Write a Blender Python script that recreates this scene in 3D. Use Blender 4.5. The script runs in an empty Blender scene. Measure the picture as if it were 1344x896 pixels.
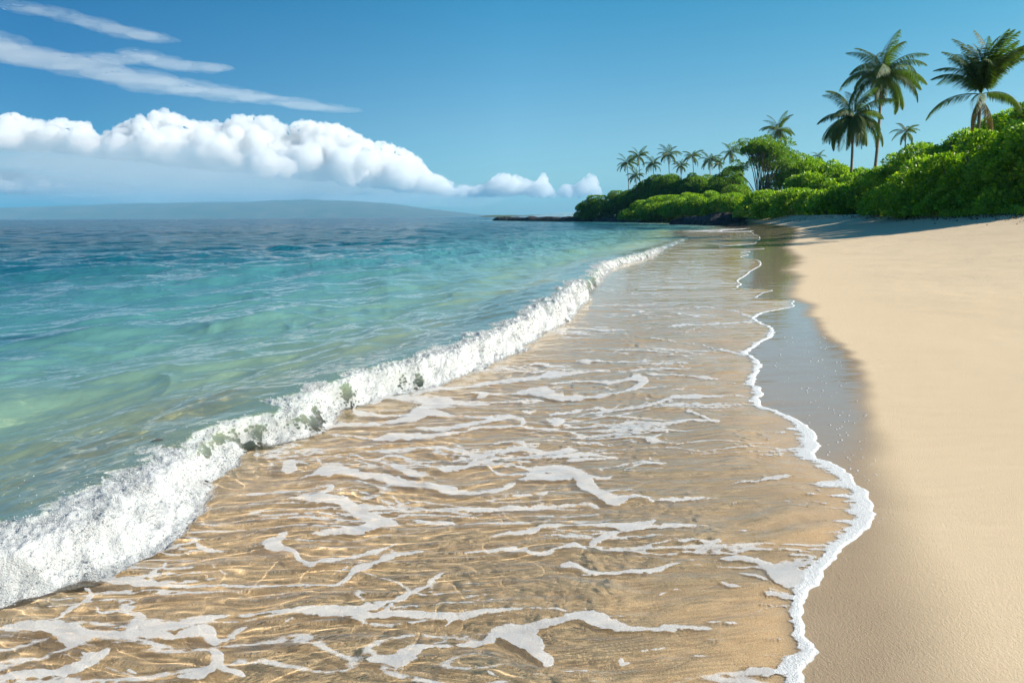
import bpy, math, random
import numpy as np

S = bpy.context.scene
COL = S.collection
R = math.radians

# ------------------------------------------------------------------ camera
PITCH, ROLL, FPX, CAMH = 10.40, 0.36, 896.0, 1.6
cam_data = bpy.data.cameras.new('camera')
cam = bpy.data.objects.new('camera', cam_data)
COL.objects.link(cam)
S.camera = cam
cam_data.sensor_width = 36.0
cam_data.lens = 24.0
cam_data.clip_start = 0.05
cam_data.clip_end = 60000.0
cam.location = (0, 0, CAMH)
from mathutils import Matrix, Vector
cam.matrix_world = Matrix.Translation((0, 0, CAMH)) @ Matrix.Rotation(R(90 - PITCH), 4, 'X') @ Matrix.Rotation(R(-ROLL), 4, 'Z')

# ------------------------------------------------------------------ world and sun
SUN_EL, SUN_AZ = 31.0, 96.0           # azimuth clockwise from +Y
w = bpy.data.worlds.new('World')
S.world = w
w.use_nodes = True
wn = w.node_tree
bg = wn.nodes['Background']
sky = wn.nodes.new('ShaderNodeTexSky')
sky.sky_type = 'NISHITA'
sky.sun_disc = False
sky.sun_elevation = R(SUN_EL)
sky.sun_rotation = R(SUN_AZ)
sky.altitude = 0
sky.air_density = 1.0
sky.dust_density = 0.6
sky.ozone_density = 2.2
# polarised sky: deep cyan-blue away from the sun and overhead, pale at the horizon
def sky_ramp(sock, stops):
    nd = wn.nodes.new('ShaderNodeValToRGB'); cr = nd.color_ramp
    while len(cr.elements) < len(stops): cr.elements.new(.5)
    for e, (p, c) in zip(cr.elements, stops): e.position = p; e.color = (*c, 1)
    wn.links.new(sock, nd.inputs[0]); return nd.outputs[0]
def sky_mul(a, b):
    nd = wn.nodes.new('ShaderNodeMix'); nd.data_type = 'RGBA'; nd.blend_type = 'MULTIPLY'; nd.clamp_result = False
    nd.inputs[0].default_value = 1.0
    wn.links.new(a, nd.inputs[6]); wn.links.new(b, nd.inputs[7]); return nd.outputs[2]
wtc = wn.nodes.new('ShaderNodeTexCoord'); wsp = wn.nodes.new('ShaderNodeSeparateXYZ')
wn.links.new(wtc.outputs['Generated'], wsp.inputs[0])
wmx = wn.nodes.new('ShaderNodeMapRange'); wmx.inputs[1].default_value = -1; wmx.inputs[2].default_value = 1
wn.links.new(wsp.outputs['X'], wmx.inputs[0])
gz = sky_ramp(wsp.outputs['Z'], [(0.0, (.50, .82, 1.0)), (.05, (.54, .84, .98)), (.125, (.50, .80, .90)), (.28, (.20, .75, .88)), (.7, (.13, .62, .85))])
gx = sky_ramp(wmx.outputs[0], [(.15, (.22, .42, .58)), (.24, (.25, .46, .62)), (.5, (1, 1, 1)), (.78, (1.0, .95, .86))])
gs = wn.nodes.new('ShaderNodeVectorMath'); gs.operation = 'MULTIPLY'; gs.inputs[1].default_value = (1.0, 1.0, 1.0)
wn.links.new(sky_mul(sky.outputs[0], sky_mul(gz, gx)), gs.inputs[0])
wn.links.new(gs.outputs[0], bg.inputs[0])
bg.inputs[1].default_value = 0.083
sun_data = bpy.data.lights.new('sun', 'SUN')
sun = bpy.data.objects.new('sun', sun_data)
COL.objects.link(sun)
sun_data.energy = 4.5
sun_data.angle = R(0.53)
sun_data.color = (1.0, 0.93, 0.82)
sun.rotation_euler = (R(90 - SUN_EL), 0, R(180 - SUN_AZ))
sun_data.cycles.is_caustics_light = True
S.view_settings.view_transform = 'Standard'
S.view_settings.look = 'None'
S.view_settings.gamma = 1.0
S.view_settings.exposure = 0.90
cy = S.cycles
cy.use_denoising = True
cy.max_bounces = 12
cy.transparent_max_bounces = 12
cy.volume_bounces = 10
cy.use_adaptive_sampling = True
cy.adaptive_threshold = 0.02
cy.sample_clamp_indirect = 8.0

# ------------------------------------------------------------------ pixel helpers (1344 x 896 photo)
M = np.array(cam.matrix_world.to_3x3())
def px_ray(px, py):
    px = np.asarray(px, float); py = np.asarray(py, float)
    v = np.stack([(px - 672) / FPX, -(py - 448) / FPX, -np.ones_like(px)], -1)
    return v @ M.T
def px_ground(px, py, z=0.0):
    d = px_ray(px, py)
    t = (z - CAMH) / d[..., 2]
    return d[..., 0] * t, d[..., 1] * t
def to_px(x, y, z):
    p = np.stack([x, y, z - CAMH + 0 * x], -1) @ M
    return 672 + FPX * p[..., 0] / -p[..., 2], 448 - FPX * p[..., 1] / -p[..., 2]
def at(px, py, Y):
    d = px_ray(px, py)
    t = Y / d[1]
    return float(d[0] * t), float(Y), float(CAMH + d[2] * t)

# ------------------------------------------------------------------ noise
def _hash(ix, iy, s):
    h = (ix.astype(np.int64) * 374761393 + iy.astype(np.int64) * 668265263 + s * 974634777) & 0xffffffff
    h = ((h ^ (h >> 13)) * 1274126177) & 0xffffffff
    h = (h ^ (h >> 16)) & 0xffff
    return h.astype(np.float32) * (2 * math.pi / 65536)
def noise(x, y, s=0):
    ix = np.floor(x); iy = np.floor(y)
    fx = (x - ix).astype(np.float32); fy = (y - iy).astype(np.float32)
    ux = fx * fx * fx * (fx * (fx * 6 - 15) + 10); uy = fy * fy * fy * (fy * (fy * 6 - 15) + 10)
    ix = ix.astype(np.int32); iy = iy.astype(np.int32)
    def g(a, b):
        h = _hash(ix + a, iy + b, s)
        return np.cos(h) * (fx - a) + np.sin(h) * (fy - b)
    n0 = g(0, 0); n0 += (g(1, 0) - n0) * ux
    n1 = g(0, 1); n1 += (g(1, 1) - n1) * ux
    return (n0 + (n1 - n0) * uy) * 1.5
def fbm(x, y, s=0, o=4, gain=0.5, lac=2.03):
    r = 0; a = 1
    for i in range(o):
        r = r + a * noise(x * lac ** i + 17.3 * i, y * lac ** i - 9.1 * i, s + i)
        a *= gain
    return r
def sstep(a, b, x):
    t = np.clip((x - a) / (b - a), 0, 1)
    return t * t * (3 - 2 * t)
def bump(x, c, wd):
    return np.exp(-((x - c) / wd) ** 2)
def smooth_interp(xs, ys, x, rad):
    return sum(np.interp(x + k * rad, xs, ys) for k in (-1, -.5, 0, .5, 1)) / 5

# ------------------------------------------------------------------ shoreline curves
def c4(o, s, pts): return [(o[0] + p[0] / s, o[1] + p[1] / s) for p in pts]
edge_px = [(980, 1100), (1005, 1000), (1035, 930)] + \
    c4((860, 680), 4.147, [(780, 896), (820, 840), (832, 770), (790, 640), (775, 590), (800, 530), (790, 420), (830, 400), (880, 330), (960, 250), (1000, 190), (1080, 120), (1155, 50)]) + \
    [(1144, 675), (1138, 655)] + \
    c4((820, 460), 4.147, [(1240, 730), (1170, 660), (1100, 620), (1010, 600), (1045, 520), (1000, 440), (900, 370), (740, 315), (715, 280), (740, 235), (690, 180), (755, 80), (700, 40), (650, 25)]) + \
    c4((700, 300), 3.36, [(1080, 480), (1080, 445), (980, 400), (1040, 385), (1090, 350), (1070, 320), (1000, 280), (860, 268), (920, 228), (990, 180), (975, 140), (910, 125), (945, 105), (895, 80), (935, 45), (870, 10)])
ep = np.array(edge_px)
ex, ey = px_ground(ep[:, 0], ep[:, 1])
o = np.argsort(ey); ex = ex[o]; ey = ey[o]
coast = [(100, 31.5), (125, 31.5), (143, 32), (175, 29), (194, 19), (215, 11), (240, 2), (262, -6), (272, -3), (290, 40), (340, 120), (600, 400), (20000, 16000)]
near = [(-20000, -8000), (-60, -24), (-10, -3.2), (0, -0.1)]
EY = np.concatenate([[p[0] for p in near], ey[ey < 80], [p[0] for p in coast]])
EX = np.concatenate([[p[1] for p in near], ex[ey < 80], [p[1] for p in coast]])
_t = ey < 80
SY = np.array([-20000, -60, -10, 0, 2, 3, 4, 5, 6, 8, 10, 13, 16, 20, 25, 30, 40, 55, 80] + [p[0] for p in coast], float)
SX = smooth_interp(EY, EX, SY, np.where(np.abs(SY) < 80, 0.6 + 0.12 * np.abs(SY), 0))
wave_px = [(0, 790), (100, 770), (200, 722), (245, 665), (300, 612), (322, 588), (420, 568), (450, 538), (540, 512), (600, 495), (680, 460), (740, 422), (768, 395), (800, 352), (855, 337), (872, 327), (905, 313)]
wp = np.array(wave_px, float)
wx_, wy_ = px_ground(wp[:, 0], wp[:, 1])
o = np.argsort(wy_)
WY = np.concatenate([[-60, 0, 1.5], wy_[o], [70, 90]])
WX = np.concatenate([[-30, -4.5, -3.0], wx_[o], [17, 24]])

_gy = np.exp(np.linspace(math.log(1.2), math.log(95), 900))
_ge = np.interp(_gy, EY, EX)
_k = np.array([1, 4, 7, 4, 1], float); _k /= _k.sum()
_sm = _ge.copy()
for _ in range(60): _sm[2:-2] = np.convolve(_sm, _k, 'valid')
_sm2 = _ge.copy()
for _ in range(4): _sm2[2:-2] = np.convolve(_sm2, _k, 'valid')
_q = np.clip((_gy - 6) / 7, 0, 1)
_ge = _sm2 * (1 - _q) + _sm * _q
# scalloped lobes left by successive sheets of swash
_lg = np.log(_gy) * 6.0 + 1.3 * np.sin(np.log(_gy) * 7.3)
_ge = _ge + _q * ((np.abs(np.sin(_lg)) - .5) * .034 + .014 * np.sin(_lg * 2.7 + 1) + .008 * np.sin(_lg * 6.1)) * _gy
_EY = np.concatenate([EY[EY < 1.2], _gy, EY[EY > 95]]); _EX = np.concatenate([EX[EY < 1.2], _ge, EX[EY > 95]])
def x_edge(y): return np.interp(y, _EY, _EX)
def x_smooth(y): return np.interp(y, SY, SX)
def x_wave(y): return np.interp(y, WY, WX)
COSA = 0.95
def d_smooth(x, y):
    g = (x_smooth(y + .5) - x_smooth(y - .5))
    g = np.clip(g, -3, 3)
    return (x - x_smooth(y)) / np.sqrt(1 + g * g)

def relief(x, y):
    """low humps and rills combed across the slope by the swash (metres)"""
    wx = 0.25 * fbm(x * .9, y * .9, 5, 2)
    n = fbm((x + wx) * 1.1, (y + wx * .6) * 3.6, 11, 4)
    n2 = fbm(x * 2.2 + wx, y * 9.0 + wx * 3, 23, 3)
    return 0.014 * n + 0.006 * n2
def zsand(x, y, fine=True):
    d = d_smooth(x, y)
    k = np.interp(y, [50, 110], [1.0, 2.0])
    dp = np.clip(d * k, 0, 12.5)
    zi = .02 + .03 * dp + .0070 * dp ** 2
    zi = zi + np.interp(d, [12.5, 14, 20, 32, 200], [0, .15, 1.9, 3.0, 4.0]) * np.interp(y, [60, 130], [1, .5])
    dn = np.minimum(d, 0)
    zo = .02 + .034 * dn
    # beyond the breaker the bed falls away
    off = np.maximum(0, x_wave(y) + .1 - x) * COSA
    off = np.where(y > 75, np.maximum(0, -d - 2), off)
    zo = np.maximum(zo, -.34) - np.where(off < 4, .16 * off, .64 + .055 * (off - 4))
    zo = np.maximum(zo, -7.0)
    z = np.where(d > 0, zi, zo)
    if fine:
        rw = sstep(0.15, -0.5, d) * sstep(60, 25, y)
        z = z + relief(x, y) * (0.12 + rw * np.interp(y, [6, 14, 30], [1.0, .40, .25])) * (np.abs(d) < 30)
        # soft wind and foot worn undulation of the dry sand
        z = z + sstep(.5, 4, d) * (0.02 * fbm(x * .35, y * .35, 31, 3) + .004 * fbm(x * 2, y * 2, 33, 3))
        z = z + sstep(9, 13, d) * 0.12 * fbm(x * .25, y * .25, 37, 3)
    return z

def film(x, y):
    de = (x - x_edge(y)) * COSA
    # crenulated front
    de = de + 0.030 * noise(x * 2, y * 9, 41) * sstep(30, 10, y) + .010 * noise(x * 9, y * 30, 43)
    return de

# ------------------------------------------------------------------ mesh helpers
def polar_grid(rs, ths):
    RR, TT = np.meshgrid(rs, ths, indexing='ij')
    return RR * np.sin(TT), RR * np.cos(TT)
def grid_mesh(name, X, Y, Z, keep=None, attrs=None, wrap=False):
    n, m = X.shape
    idx = np.arange(n * m, dtype=np.int32).reshape(n, m)
    q = np.stack([idx[:-1, :-1], idx[1:, :-1], idx[1:, 1:], idx[:-1, 1:]], -1)
    if keep is not None:
        kq = keep[:-1, :-1] | keep[1:, :-1] | keep[1:, 1:] | keep[:-1, 1:]
        q = q[kq]
    q = q.reshape(-1, 4)
    q = q[:, ::-1]
    V = np.stack([X, Y, Z], -1).reshape(-1, 3).astype(np.float32)
    used = np.zeros(len(V), bool); used[q.ravel()] = True
    remap = np.cumsum(used) - 1
    q = remap[q].astype(np.int32); V = V[used]
    me = bpy.data.meshes.new(name)
    me.vertices.add(len(V)); me.vertices.foreach_set('co', V.ravel())
    me.loops.add(q.size); me.loops.foreach_set('vertex_index', q.ravel())
    me.polygons.add(len(q)); me.polygons.foreach_set('loop_start', np.arange(0, q.size, 4, dtype=np.int32))
    me.update(calc_edges=True)
    me.shade_smooth()
    for k, a in (attrs or {}).items():
        at_ = me.attributes.new(k, 'FLOAT', 'POINT')
        at_.data.foreach_set('value', a.reshape(-1)[used].astype(np.float32))
    return me
def link(name, me, mat=None, parent=None):
    ob = bpy.data.objects.new(name, me)
    COL.objects.link(ob)
    if mat is not None and me is not None and len(me.materials) == 0: me.materials.append(mat)
    if parent is not None: ob.parent = parent
    return ob
def tag(ob, label=None, cat=None, group=None, kind=None):
    for k, v in (('label', label), ('category', cat), ('group', group), ('kind', kind)):
        if v: ob[k] = v
    return ob
def poly_mesh(name, V, F):
    """V (n,3), F (m,k) constant k"""
    V = np.asarray(V, np.float32); F = np.asarray(F, np.int32); k = F.shape[1]
    me = bpy.data.meshes.new(name)
    me.vertices.add(len(V)); me.vertices.foreach_set('co', V.ravel())
    me.loops.add(F.size); me.loops.foreach_set('vertex_index', F.ravel())
    me.polygons.add(len(F)); me.polygons.foreach_set('loop_start', np.arange(0, F.size, k, dtype=np.int32))
    me.update(calc_edges=True)
    return me

# ------------------------------------------------------------------ node helpers
class NT:
    def __init__(s, name):
        s.m = bpy.data.materials.new(name); s.m.use_nodes = True
        s.t = s.m.node_tree; s.b = s.t.nodes['Principled BSDF']; s.out = s.t.nodes['Material Output']
    def n(s, typ, **kw):
        nd = s.t.nodes.new('ShaderNode' + typ)
        for k, v in kw.items(): setattr(nd, k, v)
        return nd
    def l(s, a, b): s.t.links.new(a, b)
    def put(s, sock, v):
        if hasattr(v, 'links') or isinstance(v, bpy.types.NodeSocket): s.l(v, sock)
        else: sock.default_value = v
    def math(s, op, a, b=None, c=None, clamp=False):
        nd = s.n('Math', operation=op); nd.use_clamp = clamp
        s.put(nd.inputs[0], a)
        if b is not None: s.put(nd.inputs[1], b)
        if c is not None: s.put(nd.inputs[2], c)
        return nd.outputs[0]
    def attr(s, name):
        return s.n('Attribute', attribute_name=name).outputs['Fac']
    def coords(s, scale=(1, 1, 1), rot=(0, 0, 0), kind='Object'):
        tc = s.n('TexCoord'); mp = s.n('Mapping')
        s.l(tc.outputs[kind], mp.inputs[0]); mp.inputs['Scale'].default_value = scale; mp.inputs['Rotation'].default_value = rot
        return mp.outputs[0]
    def noise(s, vec, scale, detail=3, rough=.5, dist=0.0):
        nd = s.n('TexNoise'); s.l(vec, nd.inputs['Vector'])
        nd.inputs['Scale'].default_value = scale; nd.inputs['Detail'].default_value = detail
        nd.inputs['Roughness'].default_value = rough; nd.inputs['Distortion'].default_value = dist
        return nd.outputs['Fac']
    def ramp(s, fac, stops, interp='LINEAR'):
        nd = s.n('ValToRGB'); cr = nd.color_ramp; cr.interpolation = interp
        while len(cr.elements) < len(stops): cr.elements.new(0.5)
        for e, (p, c) in zip(cr.elements, stops):
            e.position = p; e.color = (c[0], c[1], c[2], 1) if not isinstance(c, float) else (c, c, c, 1)
        s.put(nd.inputs[0], fac)
        return nd.outputs[0]
    def mixc(s, fac, a, b, mode='MIX'):
        nd = s.n('Mix', data_type='RGBA', blend_type=mode)
        s.put(nd.inputs[0], fac); s.put(nd.inputs[6], a); s.put(nd.inputs[7], b)
        return nd.outputs[2]
    def mapr(s, v, a, b, c=0.0, d=1.0, smooth=True):
        nd = s.n('MapRange'); nd.interpolation_type = 'SMOOTHSTEP' if smooth else 'LINEAR'
        s.put(nd.inputs[0], v)
        for i, q in enumerate((a, b, c, d)): s.put(nd.inputs[i + 1], q)
        return nd.outputs[0]
    def bump(s, h, dist=.01, strength=1.0, normal=None):
        nd = s.n('Bump'); s.put(nd.inputs['Height'], h); s.put(nd.inputs['Distance'], dist); s.put(nd.inputs['Strength'], strength)
        if normal is not None: s.l(normal, nd.inputs['Normal'])
        return nd.outputs[0]

# ------------------------------------------------------------------ ground
def rings(r0, r1, k): return np.exp(np.arange(math.log(r0), math.log(r1), k))
fov = R(58)
GQ = 1.0
ths = np.concatenate([np.linspace(-math.pi, -fov, 40)[:-1], np.linspace(-fov, fov, 1000), np.linspace(fov, math.pi, 40)[1:]])
rs = np.concatenate([[0.01, .3, .6, .9, 1.2], rings(1.35, 70, .0042), rings(70, 400, .012), rings(400, 20000, .12)])
X, Y = polar_grid(rs, ths)
Z = zsand(X, Y)
# wetness: 1 where the swash has just drained, 0 on the dry beach
wet_px = [(1300, 1000), (1262, 896), (1225, 820), (1195, 750), (1178, 700), (1166, 640), (1156, 590), (1146, 530), (1132, 480), (1100, 446), (1068, 413), (1069, 404), (1043, 385), (1055, 364), (1042, 356), (1054, 341), (1036, 327), (1045, 318)]
wq = np.array(wet_px, float); wgx, wgy = px_ground(wq[:, 0], wq[:, 1], 0.04)
o = np.argsort(wgy); WTY = np.concatenate([[-60], wgy[o], [60, 100, 300]]); WTX = np.concatenate([[-20], wgx[o], [25, 35, 60]])
dw = (X - np.interp(Y, WTY, WTX)) * COSA + .05 * noise(X * 1.2, Y * 3, 51) + .10 * noise(X * .4, Y * .8, 52) * (Y > 8)
soft = np.interp(Y, [2, 3.5, 5, 8, 20], [.30, .22, .10, .07, .25])
wet = sstep(soft, -soft, dw)
gloss = sstep(soft * .3, -soft * 2.2, dw) * sstep(2.6, 5.0, Y)
me = grid_mesh('sand', X, Y, Z, attrs={'wet': wet, 'gloss': gloss, 'under': sstep(.03, -.10, (X - x_edge(Y)) * COSA)})
s = NT('beach_sand')
co = s.coords()
n1 = s.noise(co, 0.35, 5, .6); n2 = s.noise(co, 900, 2, .6); n3 = s.noise(co, 160, 4, .65); n4 = s.noise(co, 7, 4, .6)
dry = s.mixc(n1, (.63, .475, .30, 1), (.69, .53, .345, 1))
dry = s.mixc(s.mapr(n2, .62, .78), dry, (.84, .74, .58, 1))
dry = s.mixc(s.mapr(n2, .36, .22), dry, (.25, .15, .08, 1))
wetc = s.mixc(n4, (.71, .50, .265, 1), (.84, .62, .355, 1))
n2b = s.noise(co, 260, 3, .7)
wetc = s.mixc(s.mapr(n2b, .50, .72), wetc, (.88, .72, .50, 1))
wetc = s.mixc(s.mapr(n2b, .48, .30), wetc, (.30, .19, .10, 1))
wa = s.attr('wet'); ga = s.attr('gloss')
wetdamp = s.mixc(s.noise(co, 1.3, 3), (.33, .235, .145, 1), (.38, .28, .18, 1))
colr = s.mixc(wa, dry, s.mixc(s.attr('under'), wetdamp, wetc))
s.l(colr, s.b.inputs['Base Color'])
s.put(s.b.inputs['Roughness'], s.mapr(wa, 0, 1, .95, .75))
s.b.inputs['Specular IOR Level'].default_value = .25
s.l(ga, s.b.inputs['Coat Weight']); s.b.inputs['Coat Roughness'].default_value = .05; s.b.inputs['Coat IOR'].default_value = 1.75
h = s.math('ADD', s.math('MULTIPLY', n3, 1.0), s.math('MULTIPLY', s.noise(s.coords((1, .55, 1), (0, 0, R(35))), 110, 5, .6), .9))
bstr = s.mapr(ga, 0, 1, 1.0, .12)
s.l(s.bump(h, .0028, bstr), s.b.inputs['Normal'])
# a still water film on the wet band is smoother than the grains under it
s.l(s.bump(s.noise(s.coords((.6, 3, 1)), 3.0, 3, .5), .006, .5), s.b.inputs['Coat Normal'])
sand = link('beach_sand', me, s.m); tag(sand, kind='structure')
sand.cycles.is_caustics_receiver = True

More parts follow.
